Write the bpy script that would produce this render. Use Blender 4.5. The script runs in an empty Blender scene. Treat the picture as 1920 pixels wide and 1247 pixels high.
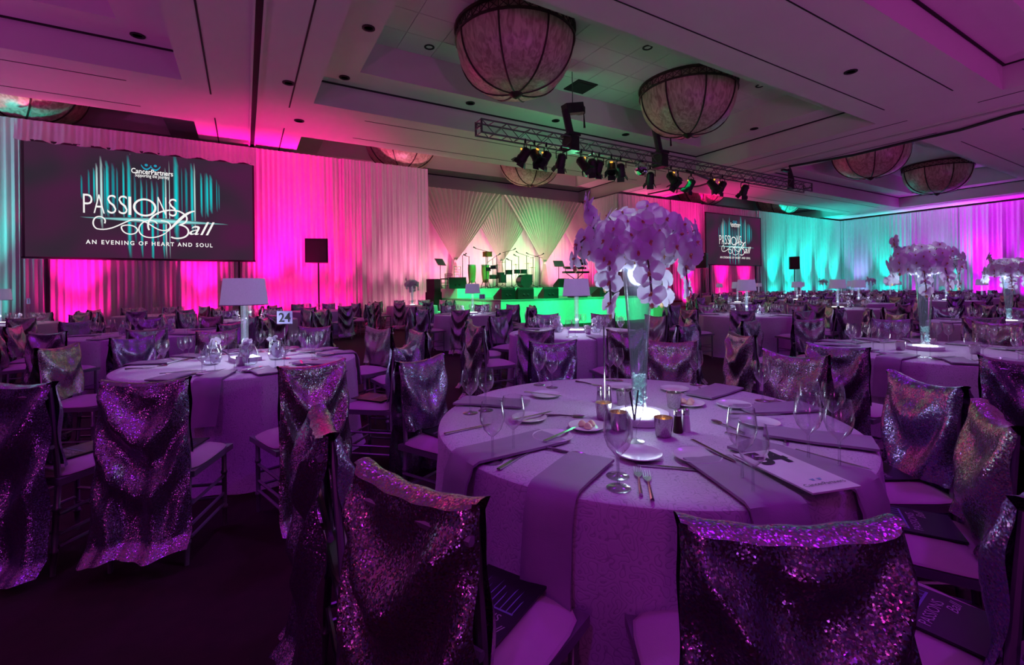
import bpy, math, random
from mathutils import Vector, Matrix
R = math.radians
PI = math.pi
rnd = random.Random(7)
scene = bpy.context.scene
COL = scene.collection

# ------------------------------------------------------------------ camera
# room axes: X runs along the screen wall to the right, Y runs towards that wall, Z up; metres
F_PX, CX, HY, ROLL, EYE, YAW = 859.0, 960.0, 540.0, -0.0125, 1.35, math.atan2(502, 859)
cd = bpy.data.cameras.new('camera')
cam = bpy.data.objects.new('camera', cd)
COL.objects.link(cam)
cd.sensor_fit = 'HORIZONTAL'
cd.sensor_width = 36.0
cd.lens = 36.0 * F_PX / 1920.0
cd.shift_y = -(623.5 - HY) / 1920.0
cd.clip_start = 0.05
cd.clip_end = 200
cam.matrix_world = Matrix.Translation((0, 0, EYE)) @ Matrix.Rotation(-YAW, 4, 'Z') @ Matrix.Rotation(PI / 2, 4, 'X') @ Matrix.Rotation(ROLL, 4, 'Z')
scene.camera = cam
SY, CY = math.sin(YAW), math.cos(YAW)

def cam_depth(x, y): return x * SY + y * CY
def pix(x, y, z):
    d = max(cam_depth(x, y), 1e-3)
    return CX + F_PX * (x * CY - y * SY) / d, HY + F_PX * (EYE - z) / d
def uv(px, py):
    dx, dy, c, s = px - CX, py - HY, math.cos(ROLL), math.sin(ROLL)
    return (dx * c + dy * s) / F_PX, (-dx * s + dy * c) / F_PX
def on_z(px, py, z):                       # where a sight line meets the level z (table top, floor, ceiling)
    u, v = uv(px, py)
    d = (EYE - z) / v
    return Vector((d * SY + u * d * CY, d * CY - u * d * SY, z))
def on_y(px, py, y):                       # where a sight line meets the plane Y = y
    u, v = uv(px, py)
    wx, wy = SY + u * CY, CY - u * SY
    t = y / wy
    return Vector((wx * t, y, EYE - v * t))

# ------------------------------------------------------------------ world, exposure
w = bpy.data.worlds.new('ballroom_ambience')
scene.world = w
w.use_nodes = True
bgn = w.node_tree.nodes['Background']
bgn.inputs[0].default_value = (0.47, 0.09, 0.62, 1)
bgn.inputs[1].default_value = 0.09
vs = scene.view_settings
vs.view_transform = 'Standard'
vs.look = 'None'
vs.exposure = 0.0
vs.gamma = 1.0
vs.use_curve_mapping = False
try:
    scene.cycles.transparent_max_bounces = 14
    scene.cycles.sample_clamp_indirect = 4.0
    scene.cycles.sample_clamp_direct = 12.0
    scene.cycles.max_bounces = 6
    scene.cycles.caustics_reflective = False
    scene.cycles.caustics_refractive = False
except Exception:
    pass

MAG = (1.0, 0.002, 0.27)
TEAL = (0.0, 0.80, 0.66)
VIOL = (0.62, 0.0, 0.85)
PURP = (0.38, 0.012, 0.92)
GREEN = (0.0, 0.85, 0.20)
PINKW = (1.0, 0.22, 0.44)
COOL = (0.72, 0.86, 1.0)

def spot(name, loc, target, color, power, angle, blend=0.6, size=0.12):
    l = bpy.data.lights.new(name, 'SPOT')
    l.color = color
    l.energy = power
    l.spot_size = R(angle)
    l.spot_blend = blend
    l.shadow_soft_size = size
    o = bpy.data.objects.new(name, l)
    COL.objects.link(o)
    o.location = loc
    o.rotation_euler = (Vector(target) - Vector(loc)).to_track_quat('-Z', 'Y').to_euler()
    return o
def point(name, loc, color, power, size=0.05):
    l = bpy.data.lights.new(name, 'POINT')
    l.color = color
    l.energy = power
    l.shadow_soft_size = size
    o = bpy.data.objects.new(name, l)
    COL.objects.link(o)
    o.location = loc
    return o

WY = 20.5            # the screen wall of drapes
WX = 46.0            # the right-hand wall of drapes
ZC = 7.1             # lower ceiling level
K = 1.0
# uplights at the foot of the drapes: a long throw and a soft near spill each
for x, c, p in ((-10.0, TEAL, 1500), (-7.3, TEAL, 2600), (-4.7, MAG, 3400), (-1.3, MAG, 3400), (0.9, MAG, 4000), (2.3, MAG, 4400), (3.5, MAG, 2600),
                (5.0, PINKW, 420), (6.0, PINKW, 800), (7.0, PINKW, 1100),
                (20.8, PINKW, 1000), (22.8, MAG, 1800), (25.3, MAG, 5000), (28.8, MAG, 3000), (31.4, MAG, 2600),
                (35.2, TEAL, 3000), (37.4, TEAL, 3900), (40.0, TEAL, 3900), (42.4, TEAL, 3900), (44.6, TEAL, 2200)):
    spot('uplight_lamp', (x, WY - 1.1, 0.12), (x, WY, 5.0), c, p * K, 46, 1.0, 0.1)
    spot('uplight_spill', (x, WY - 0.8, 0.12), (x, WY, 1.5), c, p * 0.07 * K, 105, 1.0, 0.1)
for y, c, p in ((19.0, (0.40, 0.30, 1.0), 900), (16.9, TEAL, 2300), (14.7, VIOL, 2200), (13.0, TEAL, 900), (11.2, VIOL, 4600), (8.9, VIOL, 2800), (6.6, VIOL, 2600)):
    spot('uplight_lamp', (WX - 1.1, y, 0.12), (WX, y, 5.0), c, p * K, 46, 1.0, 0.1)
    spot('uplight_spill', (WX - 0.8, y, 0.12), (WX, y, 1.5), c, p * 0.07 * K, 105, 1.0, 0.1)
# lamps added off the drapes to imitate uplight spill on the ceiling
for loc, c, p in (((1.4, 18.7, 0.15), MAG, 1500), ((-4.0, 18.7, 0.15), MAG, 500), ((25.0, 18.6, 0.15), MAG, 1500), ((39.5, 18.6, 0.15), TEAL, 1100), ((44.2, 12.0, 0.15), VIOL, 1300)):
    spot('added_ceiling_spill', loc, (loc[0], loc[1] + .5, 7.0), c, p * K, 76, 1.0, 0.1)
# unseen fill added beside and behind the camera to brighten the ceiling
for loc, p in (((-5.0, -5.0, 0.3), 620), ((5.0, -6.0, 0.3), 620), ((15.0, -4.5, 0.3), 520), ((26.0, -3.0, 0.3), 480), ((-13.0, 4.0, 0.3), 620), ((-13.0, 13.0, 0.3), 620)):
    spot('added_ceiling_fill', loc, (loc[0] + 1.5, loc[1] + 3.0, 7.0), (0.95, 0.09, 0.86), p * 1.7 * K, 140, 1.0, 0.2)
# uplights behind the band, on the stage deck
for x, c, p in ((8.3, MAG, 300), (9.9, PINKW, 330), (11.4, PINKW, 420), (13.0, (0.9, 0.75, 0.6), 220), (14.4, (0.8, 0.85, 0.5), 260), (16.2, PINKW, 380), (17.8, PINKW, 380), (19.0, MAG, 180)):
    spot('backdrop_uplight_lamp', (x, 21.9, 1.46), (x, 23.35, 3.4), c, p * 1.1 * K, 120, 1.0, 0.1)
# cans on the flown truss washing the stage green
for x, tx in ((8.2, 8.4), (10.5, 10.4), (12.4, 12.4), (14.4, 14.0)):
    spot('truss_can_lamp', (x, 8.2, 6.6), (tx, 13.6, 0.5), GREEN, 5200 * K, 26, 0.7, 0.12)
spot('truss_can_lamp', (5.0, 11.0, 6.6), (7.45, 16.4, 0.5), GREEN, 9000 * K, 28, 0.8, 0.12)
spot('truss_can_lamp', (11.0, 12.4, 5.7), (13.0, 22.9, 4.6), GREEN, 2200 * K, 34, 0.9, 0.12)
spot('truss_can_lamp', (16.0, 12.4, 5.7), (15.6, 22.9, 4.2), GREEN, 3200 * K, 30, 0.9, 0.12)
spot('truss_can_lamp', (12.0, 13.0, 5.6), (11.5, 18.5, 1.0), GREEN, 2500 * K, 75, 0.9, 0.12)
point('added_green_fill', (10.5, 13.2, 5.4), (0.15, 1.0, 0.45), 60 * K, 0.2)  # bare green fill added to light the ceiling round the truss
# purple room wash from ceiling-hung wash lights
for loc, tgt, p, a in (((-2.5, -1.5, 6.9), (2.0, 2.0, 0.8), 480, 70), ((4.6, -1.2, 6.9), (2.0, 2.2, 0.8), 620, 70),
                       ((2.0, 5.6, 6.9), (1.0, 4.6, 0.8), 420, 100), ((-3.5, 5.5, 6.9), (-1.0, 7.0, 0.8), 420, 100),
                       ((8.5, 3.5, 6.9), (7.0, 3.0, 0.8), 520, 110), ((15.0, 4.0, 6.9), (15.0, 5.5, 0.8), 520, 120),
                       ((22.0, 6.5, 6.9), (22.0, 8.0, 0.8), 620, 120), ((30.0, 9.5, 6.9), (30.0, 11.0, 0.8), 620, 120), ((2.5, 11.5, 6.9), (2.0, 11.5, 0.8), 360, 110)):
    spot('wash_lamp', loc, tgt, PURP, p * 0.48 * K, a, 0.9, 0.2)

# ------------------------------------------------------------------ materials
MATS = {}
def nodes_of(name):
    m = bpy.data.materials.new(name)
    m.use_nodes = True
    nt = m.node_tree
    return m, nt, nt.nodes['Principled BSDF'], nt.nodes['Material Output']
def mat(name, col, rough=0.6, metal=0.0, emit=None, es=0.0, noise=None, bump=None, spec=None):
    if name in MATS: return MATS[name]
    m, nt, b, out = nodes_of(name)
    b.inputs['Base Color'].default_value = (*col, 1)
    b.inputs['Roughness'].default_value = rough
    b.inputs['Metallic'].default_value = metal
    if spec is not None: b.inputs['Specular IOR Level'].default_value = spec
    if emit:
        b.inputs['Emission Color'].default_value = (*emit, 1)
        b.inputs['Emission Strength'].default_value = es
    tc = nt.nodes.new('ShaderNodeTexCoord')
    sc_, am = noise or (9.0, 0.12)
    n = nt.nodes.new('ShaderNodeTexNoise')
    n.inputs['Scale'].default_value = sc_
    n.inputs['Detail'].default_value = 4
    nt.links.new(tc.outputs['Object'], n.inputs['Vector'])
    mx = nt.nodes.new('ShaderNodeMix')
    mx.data_type = 'RGBA'
    mx.inputs[6].default_value = (*[c * (1 - am) for c in col], 1)
    mx.inputs[7].default_value = (*[min(1, c * (1 + am)) for c in col], 1)
    nt.links.new(n.outputs['Fac'], mx.inputs[0])
    nt.links.new(mx.outputs[2], b.inputs['Base Color'])
    if bump:
        n2 = nt.nodes.new('ShaderNodeTexNoise')
        n2.inputs['Scale'].default_value = bump[0]
        nt.links.new(tc.outputs['Object'], n2.inputs['Vector'])
        bp = nt.nodes.new('ShaderNodeBump')
        bp.inputs['Strength'].default_value = bump[1]
        bp.inputs['Distance'].default_value = 0.004
        nt.links.new(n2.outputs['Fac'], bp.inputs['Height'])
        nt.links.new(bp.outputs['Normal'], b.inputs['Normal'])
    MATS[name] = m
    return m
def glass_mat(name, tint=(1, 1, 1), edge=1.35, rough=0.03):
    m = bpy.data.materials.new(name)
    m.use_nodes = True
    nt = m.node_tree
    nt.nodes.clear()
    out = nt.nodes.new('ShaderNodeOutputMaterial')
    tr = nt.nodes.new('ShaderNodeBsdfTransparent')
    tr.inputs[0].default_value = (*tint, 1)
    gl = nt.nodes.new('ShaderNodeBsdfGlossy')
    gl.inputs['Roughness'].default_value = rough
    lw = nt.nodes.new('ShaderNodeLayerWeight')
    lw.inputs['Blend'].default_value = 0.5
    pw = nt.nodes.new('ShaderNodeMath'); pw.operation = 'POWER'; pw.inputs[1].default_value = 2.2
    nt.links.new(lw.outputs['Facing'], pw.inputs[0])
    fr = nt.nodes.new('ShaderNodeMath'); fr.operation = 'MULTIPLY_ADD'; fr.inputs[1].default_value = (edge - 1.0) * 1.7; fr.inputs[2].default_value = 0.09
    nt.links.new(pw.outputs[0], fr.inputs[0])
    mx = nt.nodes.new('ShaderNodeMixShader')
    nt.links.new(fr.outputs[0], mx.inputs[0])
    nt.links.new(tr.outputs[0], mx.inputs[1])
    nt.links.new(gl.outputs[0], mx.inputs[2])
    nt.links.new(mx.outputs[0], out.inputs[0])
    MATS[name] = m
    return m
def sequin_mat(name, base, scale, spread, hue):
    m, nt, b, out = nodes_of(name)
    tc = nt.nodes.new('ShaderNodeTexCoord')
    vo = nt.nodes.new('ShaderNodeTexVoronoi')
    vo.inputs['Scale'].default_value = scale
    nt.links.new(tc.outputs['Object'], vo.inputs['Vector'])
    sub = nt.nodes.new('ShaderNodeVectorMath'); sub.operation = 'SUBTRACT'
    sub.inputs[1].default_value = (0.5, 0.5, 0.5)
    nt.links.new(vo.outputs['Color'], sub.inputs[0])
    scl = nt.nodes.new('ShaderNodeVectorMath'); scl.operation = 'SCALE'
    scl.inputs['Scale'].default_value = spread
    nt.links.new(sub.outputs[0], scl.inputs[0])
    geo = nt.nodes.new('ShaderNodeNewGeometry')
    add = nt.nodes.new('ShaderNodeVectorMath'); add.operation = 'ADD'
    nt.links.new(geo.outputs['Normal'], add.inputs[0])
    nt.links.new(scl.outputs[0], add.inputs[1])
    nrm = nt.nodes.new('ShaderNodeVectorMath'); nrm.operation = 'NORMALIZE'
    nt.links.new(add.outputs[0], nrm.inputs[0])
    nt.links.new(nrm.outputs[0], b.inputs['Normal'])
    mx = nt.nodes.new('ShaderNodeMix'); mx.data_type = 'RGBA'; mx.blend_type = 'MIX'
    mx.inputs[0].default_value = hue  # hue per sequin stands in for sparkle from coloured lamps
    mx.inputs[6].default_value = (*base, 1)
    nt.links.new(vo.outputs['Color'], mx.inputs[7])
    nt.links.new(mx.outputs[2], b.inputs['Base Color'])
    b.inputs['Metallic'].default_value = 0.92
    b.inputs['Roughness'].default_value = 0.24
    MATS[name] = m
    return m
def damask_mat(name, c1, c2, scale):
    m, nt, b, out = nodes_of(name)
    tc = nt.nodes.new('ShaderNodeTexCoord')
    n = nt.nodes.new('ShaderNodeTexNoise')
    n.inputs['Scale'].default_value = scale
    n.inputs['Detail'].default_value = 0.5
    nt.links.new(tc.outputs['Object'], n.inputs['Vector'])
    s = nt.nodes.new('ShaderNodeMath'); s.operation = 'MULTIPLY'; s.inputs[1].default_value = 20.0
    nt.links.new(n.outputs['Fac'], s.inputs[0])
    si = nt.nodes.new('ShaderNodeMath'); si.operation = 'SINE'
    nt.links.new(s.outputs[0], si.inputs[0])
    ab = nt.nodes.new('ShaderNodeMath'); ab.operation = 'ABSOLUTE'
    nt.links.new(si.outputs[0], ab.inputs[0])
    rp = nt.nodes.new('ShaderNodeValToRGB')
    rp.color_ramp.elements[0].position = 0.12
    rp.color_ramp.elements[0].color = (*c2, 1)
    rp.color_ramp.elements[1].position = 0.40
    rp.color_ramp.elements[1].color = (*c1, 1)
    nt.links.new(ab.outputs[0], rp.inputs[0])
    nt.links.new(rp.outputs[0], b.inputs['Base Color'])
    b.inputs['Roughness'].default_value = 0.55
    b.inputs['Sheen Weight'].default_value = 0.2
    bp = nt.nodes.new('ShaderNodeBump')
    bp.inputs['Strength'].default_value = 0.25
    bp.inputs['Distance'].default_value = 0.002
    nt.links.new(ab.outputs[0], bp.inputs['Height'])
    nt.links.new(bp.outputs['Normal'], b.inputs['Normal'])
    MATS[name] = m
    return m
def alabaster_mat(name):
    m, nt, b, out = nodes_of(name)
    tc = nt.nodes.new('ShaderNodeTexCoord')
    mp = nt.nodes.new('ShaderNodeMapping')
    mp.inputs['Scale'].default_value = (3.5, 3.5, 0.8)
    nt.links.new(tc.outputs['Object'], mp.inputs['Vector'])
    n = nt.nodes.new('ShaderNodeTexNoise')
    n.inputs['Scale'].default_value = 2.2; n.inputs['Detail'].default_value = 6; n.inputs['Distortion'].default_value = 1.2
    nt.links.new(mp.outputs[0], n.inputs['Vector'])
    rp = nt.nodes.new('ShaderNodeValToRGB')
    rp.color_ramp.elements[0].position = 0.35; rp.color_ramp.elements[0].color = (0.30, 0.19, 0.15, 1)
    rp.color_ramp.elements[1].position = 0.62; rp.color_ramp.elements[1].color = (0.58, 0.44, 0.36, 1)
    nt.links.new(n.outputs['Fac'], rp.inputs[0])
    nt.links.new(rp.outputs[0], b.inputs['Base Color'])
    b.inputs['Roughness'].default_value = 0.35
    MATS[name] = m
    return m
def emit_mat(name, col, s):
    m = bpy.data.materials.new(name)
    m.use_nodes = True
    nt = m.node_tree
    nt.nodes.clear()
    out = nt.nodes.new('ShaderNodeOutputMaterial')
    e = nt.nodes.new('ShaderNodeEmission')
    e.inputs[0].default_value = (*col, 1)
    e.inputs[1].default_value = s
    nt.links.new(e.outputs[0], out.inputs[0])
    MATS[name] = m
    return m
def attr_emit_mat(name, attr, s):
    m = emit_mat(name, (1, 1, 1), s)
    nt = m.node_tree
    a = nt.nodes.new('ShaderNodeVertexColor')
    a.layer_name = attr
    e = [n for n in nt.nodes if n.type == 'EMISSION'][0]
    nt.links.new(a.outputs['Color'], e.inputs[0])
    return m
def screen_bg_mat(name):
    m = emit_mat(name, (0.03, 0.01, 0.03), 1.0)
    nt = m.node_tree
    tc = nt.nodes.new('ShaderNodeTexCoord')
    n = nt.nodes.new('ShaderNodeTexNoise'); n.inputs['Scale'].default_value = 0.55; n.inputs['Detail'].default_value = 1
    nt.links.new(tc.outputs['Object'], n.inputs['Vector'])
    rp = nt.nodes.new('ShaderNodeValToRGB')
    rp.color_ramp.elements[0].position = 0.35; rp.color_ramp.elements[0].color = (0.030, 0.020, 0.034, 1)
    rp.color_ramp.elements[1].position = 0.68; rp.color_ramp.elements[1].color = (0.075, 0.012, 0.055, 1)
    nt.links.new(n.outputs['Fac'], rp.inputs[0])
    e = [x for x in nt.nodes if x.type == 'EMISSION'][0]
    nt.links.new(rp.outputs[0], e.inputs[0])
    return m

M_CEIL = mat('ceiling_paint', (0.66, 0.62, 0.60), 0.85, noise=(1.2, 0.05))
M_TILE = mat('ceiling_tile_board', (0.64, 0.62, 0.60), 0.9, noise=(60, 0.10), bump=(120, 0.2))
M_DARK = mat('shadow_gap_black', (0.012, 0.010, 0.012), 0.8)
M_CARPET = mat('dark_red_carpet', (0.026, 0.006, 0.007), 0.95, noise=(14, 0.5), bump=(220, 0.4))
M_WALL = mat('cream_wall_paint', (0.62, 0.55, 0.48), 0.8)
M_DRAPE = mat('white_sheer_drape', (0.74, 0.72, 0.74), 0.8, noise=(3, 0.06))
M_SWAG = mat('ivory_swag_drape', (0.62, 0.58, 0.54), 0.75, noise=(3, 0.08))
M_CLOTH = damask_mat('silver_damask_cloth', (0.64, 0.54, 0.66), (0.44, 0.36, 0.47), 34.0)
M_NAPKIN = mat('mauve_satin_napkin', (0.36, 0.28, 0.38), 0.55, bump=(300, 0.15))
M_SEQ = [sequin_mat('pewter_sequins', (0.30, 0.23, 0.36), 290, 0.42, 0.26), sequin_mat('plum_sequins', (0.27, 0.18, 0.38), 280, 0.38, 0.22), sequin_mat('bronze_sequins', (0.36, 0.27, 0.30), 285, 0.46, 0.32)]
M_FRAME = mat('silver_chiavari_paint', (0.33, 0.30, 0.36), 0.35, 0.6)
M_CUSH = mat('ivory_seat_pad', (0.62, 0.52, 0.54), 0.7, bump=(200, 0.15))
M_GLASS = glass_mat('clear_glass', (0.95, 0.95, 0.97), 1.75, 0.16)
M_VASEGLASS = glass_mat('vase_glass', (0.90, 0.92, 0.97), 1.62, 0.06)
M_ACRYL = glass_mat('acrylic_tube', (0.90, 0.93, 0.97), 1.6, 0.08)
def glow_glass_mat(name, s_):
    m = glass_mat(name, (0.86, 0.90, 0.96), 1.6, 0.1)
    nt = m.node_tree
    out = [n for n in nt.nodes if n.type == 'OUTPUT_MATERIAL'][0]
    e = nt.nodes.new('ShaderNodeEmission')
    e.inputs[0].default_value = (0.62, 0.74, 1.0, 1)
    e.inputs[1].default_value = s_
    ad = nt.nodes.new('ShaderNodeAddShader')
    nt.links.new(out.inputs[0].links[0].from_socket, ad.inputs[0])
    nt.links.new(e.outputs[0], ad.inputs[1])
    nt.links.new(ad.outputs[0], out.inputs[0])
    return m
M_ACRYL = glow_glass_mat('edge_lit_acrylic', 0.10)
M_VASELIT = glow_glass_mat('edge_lit_vase_glass', 0.014)  # faint emission put into the vase in place of light from its base
M_CHINA = mat('white_china', (0.78, 0.76, 0.78), 0.18)
M_STEEL = mat('polished_cutlery_steel', (0.62, 0.60, 0.62), 0.18, 1.0)
M_BUTTER = mat('pale_butter', (0.85, 0.66, 0.40), 0.5)
M_LED = emit_mat('lit_white_led_top', (0.80, 0.92, 1.0), 9.0)
M_LEDSOFT = emit_mat('lit_white_led_side', (0.78, 0.88, 1.0), 1.6)
M_WHITEPL = mat('white_plastic', (0.78, 0.78, 0.80), 0.4)
M_SHADE = mat('linen_lamp_shade', (0.62, 0.60, 0.68), 0.85, emit=(0.45, 0.45, 0.75), es=0.22, noise=(180, 0.25))
M_PETAL = mat('white_orchid_petal', (0.80, 0.76, 0.84), 0.5, noise=(40, 0.06))
_nt = M_PETAL.node_tree
_out = [n for n in _nt.nodes if n.type == 'OUTPUT_MATERIAL'][0]
_tl = _nt.nodes.new('ShaderNodeBsdfTranslucent'); _tl.inputs[0].default_value = (0.80, 0.78, 0.88, 1)
_mx = _nt.nodes.new('ShaderNodeMixShader'); _mx.inputs[0].default_value = 0.30
_nt.links.new(_nt.nodes['Principled BSDF'].outputs[0], _mx.inputs[1])
_nt.links.new(_tl.outputs[0], _mx.inputs[2])
_nt.links.new(_mx.outputs[0], _out.inputs[0])
M_LIP = mat('yellow_orchid_lip', (0.55, 0.36, 0.14), 0.5)
M_STEM = mat('dark_orchid_stem', (0.10, 0.10, 0.05), 0.6)
M_CRYST = mat('frosted_crystal_beads', (0.55, 0.78, 0.75), 0.15, emit=(0.45, 0.95, 0.85), es=0.12)
M_BLACK = mat('black_equipment', (0.015, 0.015, 0.017), 0.5)
M_BLACKM = mat('black_metal', (0.04, 0.04, 0.045), 0.35, 0.7)
M_ALU = mat('dark_truss_metal', (0.16, 0.14, 0.16), 0.4, 0.7)
M_STAGE = mat('white_stage_skirt', (0.78, 0.80, 0.78), 0.7)
M_DECK = mat('stage_deck', (0.30, 0.30, 0.30), 0.6)
M_BEIGE = mat('beige_riser_skirt', (0.55, 0.38, 0.28), 0.8)
M_BRONZE = mat('dark_bronze', (0.055, 0.035, 0.03), 0.4, 0.6)
M_ALAB = alabaster_mat('amber_alabaster')
M_WOODOR = mat('orange_drum_shell', (0.85, 0.16, 0.03), 0.3)
M_CONGA = mat('conga_shell', (0.55, 0.62, 0.20), 0.3)
M_DRUM = mat('drum_shell_dark', (0.05, 0.10, 0.09), 0.15, 0.3)
M_CYMB = mat('cymbal_brass', (0.55, 0.45, 0.22), 0.25, 1.0)
M_MIRROR = mat('mirror_facets', (0.85, 0.85, 0.88), 0.05, 1.0)
M_PAPER = mat('white_card', (0.80, 0.78, 0.82), 0.6)
M_INK = mat('black_ink', (0.01, 0.01, 0.015), 0.6)
M_PROG = mat('black_glossy_programme', (0.012, 0.012, 0.016), 0.3)
M_PRINTB = mat('pale_blue_print', (0.25, 0.36, 0.60), 0.5)
M_PRINTW = mat('white_print', (0.6, 0.55, 0.62), 0.5)
M_VOT = mat('silvered_votive_glass', (0.55, 0.50, 0.52), 0.22, 0.85, noise=(160, 0.5))
M_FLAME = emit_mat('candle_flame', (1.0, 0.42, 0.06), 14.0)
M_AMBER = emit_mat('amber_lamp_glow', (1.0, 0.42, 0.05), 1.6)
M_PEPPER = mat('ground_pepper', (0.05, 0.02, 0.02), 0.8)
M_SCREEN = screen_bg_mat('screen_picture_dark')
M_TXT = emit_mat('screen_white_lettering', (1.0, 0.98, 0.97), 0.95)
M_LOGO = emit_mat('screen_blue_logo', (0.02, 0.36, 0.55), 0.9)
M_STREAK = attr_emit_mat('screen_light_streaks', 'glow', 1.0)
M_SIGNBLUE = mat('pale_blue_number_card', (0.50, 0.50, 0.80), 0.6, emit=(0.4, 0.4, 0.8), es=0.05)

# ------------------------------------------------------------------ mesh helpers
class MB:
    def __init__(s):
        s.v, s.f, s.mi = [], [], []
        s.cur = 0
    def add(s, vs, fs):
        o = len(s.v)
        s.v += [tuple(p) for p in vs]
        s.f += [tuple(i + o for i in f) for f in fs]
        s.mi += [s.cur] * len(fs)
        return s
    def box(s, c, d, rz=0.0, m=None):
        hx, hy, hz = d[0] / 2, d[1] / 2, d[2] / 2
        P = [Vector((x, y, z)) for z in (-hz, hz) for y in (-hy, hy) for x in (-hx, hx)]
        M = m if m is not None else Matrix.Rotation(rz, 3, 'Z')
        P = [M @ p + Vector(c) for p in P]
        return s.add(P, [(0, 2, 3, 1), (4, 5, 7, 6), (0, 1, 5, 4), (2, 6, 7, 3), (0, 4, 6, 2), (1, 3, 7, 5)])
    def bar(s, a, b, wd, ht=None):
        a, b = Vector(a), Vector(b)
        return s.tube([a, b], wd, 4)
    def tube(s, pts, r, n=8, cap=True):
        pts = [Vector(p) for p in pts]
        rs = r if isinstance(r, (list, tuple)) else [r] * len(pts)
        rings = []
        prev = None
        for i, p in enumerate(pts):
            t = (pts[min(i + 1, len(pts) - 1)] - pts[max(i - 1, 0)])
            t = t.normalized() if t.length > 1e-9 else Vector((0, 0, 1))
            if prev is None:
                a = t.orthogonal().normalized()
            else:
                a = (prev - t * prev.dot(t))
                a = a.normalized() if a.length > 1e-6 else t.orthogonal().normalized()
            prev = a
            b = t.cross(a)
            rings.append([p + (a * math.cos(2 * PI * k / n) + b * math.sin(2 * PI * k / n)) * rs[i] for k in range(n)])
        vs = [q for r_ in rings for q in r_]
        fs = []
        for i in range(len(pts) - 1):
            for k in range(n):
                fs.append((i * n + k, i * n + (k + 1) % n, (i + 1) * n + (k + 1) % n, (i + 1) * n + k))
        if cap:
            fs.append(tuple(range(n))[::-1])
            fs.append(tuple((len(pts) - 1) * n + k for k in range(n)))
        return s.add(vs, fs)
    def lathe(s, prof, n=16, c=(0, 0, 0), cap0=True, cap1=True):
        vs, fs = [], []
        for (r, z) in prof:
            for k in range(n):
                a = 2 * PI * k / n
                vs.append((c[0] + r * math.cos(a), c[1] + r * math.sin(a), c[2] + z))
        for i in range(len(prof) - 1):
            for k in range(n):
                fs.append((i * n + k, i * n + (k + 1) % n, (i + 1) * n + (k + 1) % n, (i + 1) * n + k))
        if cap0: fs.append(tuple(range(n))[::-1])
        if cap1: fs.append(tuple((len(prof) - 1) * n + k for k in range(n)))
        return s.add(vs, fs)
    def grid(s, fn, nu, nv):
        vs = [fn(i / nu, j / nv) for j in range(nv + 1) for i in range(nu + 1)]
        fs = [(j * (nu + 1) + i, j * (nu + 1) + i + 1, (j + 1) * (nu + 1) + i + 1, (j + 1) * (nu + 1) + i) for j in range(nv) for i in range(nu)]
        return s.add(vs, fs)
    def quad(s, a, b, c, d): return s.add([a, b, c, d], [(0, 1, 2, 3)])
    def mesh(s, name, m, smooth=False):
        me = bpy.data.meshes.new(name)
        me.from_pydata(s.v, [], s.f)
        for mm in (m if isinstance(m, (list, tuple)) else [m]): me.materials.append(mm)
        if any(s.mi): me.polygons.foreach_set('material_index', s.mi)
        if smooth:
            me.polygons.foreach_set('use_smooth', [True] * len(me.polygons))
            try: me.set_sharp_from_angle(angle=R(40))
            except Exception: pass
        me.update()
        return me
    def build(s, name, m, parent=None, smooth=False):
        return obj(name, s.mesh(name, m, smooth), parent)
def obj(name, me, parent=None, loc=None, rz=None, rot=None, scale=None):
    o = bpy.data.objects.new(name, me)
    COL.objects.link(o)
    if parent is not None: o.parent = parent
    if loc is not None: o.location = loc
    if rot is not None: o.rotation_euler = rot
    elif rz is not None: o.rotation_euler = (0, 0, rz)
    if scale is not None: o.scale = (scale,) * 3 if isinstance(scale, (int, float)) else scale
    return o
def tag(o, label=None, cat=None, group=None, kind=None):
    if label: o['label'] = label
    if cat: o['category'] = cat
    if group: o['group'] = group
    if kind: o['kind'] = kind
    return o
def thing(name, loc, rz, label, cat, group=None):
    o = bpy.data.objects.new(name, None)
    COL.objects.link(o)
    o.empty_display_size = 0.1
    o.location = loc
    o.rotation_euler = (0, 0, rz)
    return tag(o, label, cat, group)
def copy_tree(o, loc=None, rz=None, label=None, parent=None):
    c = o.copy()
    COL.objects.link(c)
    if parent is not None: c.parent = parent
    if loc is not None: c.location = loc
    if rz is not None: c.rotation_euler = (0, 0, rz)
    if label: c['label'] = label
    for ch in list(o.children): copy_tree(ch, parent=c)
    return c
def text_mesh(s, size, m, name='lettering', shear=0.0, spacing=1.0, offset=0.0, align='CENTER', thick=0.0):
    cu = bpy.data.curves.new(name, 'FONT')
    cu.body = s
    cu.size = size
    cu.shear = shear
    cu.space_character = spacing
    cu.offset = offset
    cu.align_x = align
    cu.extrude = thick
    cu.resolution_u = 3
    o = bpy.data.objects.new(name, cu)
    COL.objects.link(o)
    dg = bpy.context.evaluated_depsgraph_get()
    me = bpy.data.meshes.new_from_object(o.evaluated_get(dg))
    bpy.data.objects.remove(o)
    bpy.data.curves.remove(cu)
    me.materials.clear()
    me.materials.append(m)
    me.name = name
    return me
def bez(p0, p1, p2, p3, n=14):
    out = []
    for i in range(n + 1):
        t = i / n
        a, b, c, d = (1 - t) ** 3, 3 * t * (1 - t) ** 2, 3 * t * t * (1 - t), t ** 3
        out.append(tuple(a * p0[k] + b * p1[k] + c * p2[k] + d * p3[k] for k in range(2)))
    return out
def smooth01(t):
    t = min(1, max(0, t))
    return t * t * (3 - 2 * t)

# ------------------------------------------------------------------ setting: floor, ceiling, walls
tag(MB().quad((-22, -9, 0), (48, -9, 0), (48, 26, 0), (-22, 26, 0)).build('floor', M_CARPET), kind='structure')

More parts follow.
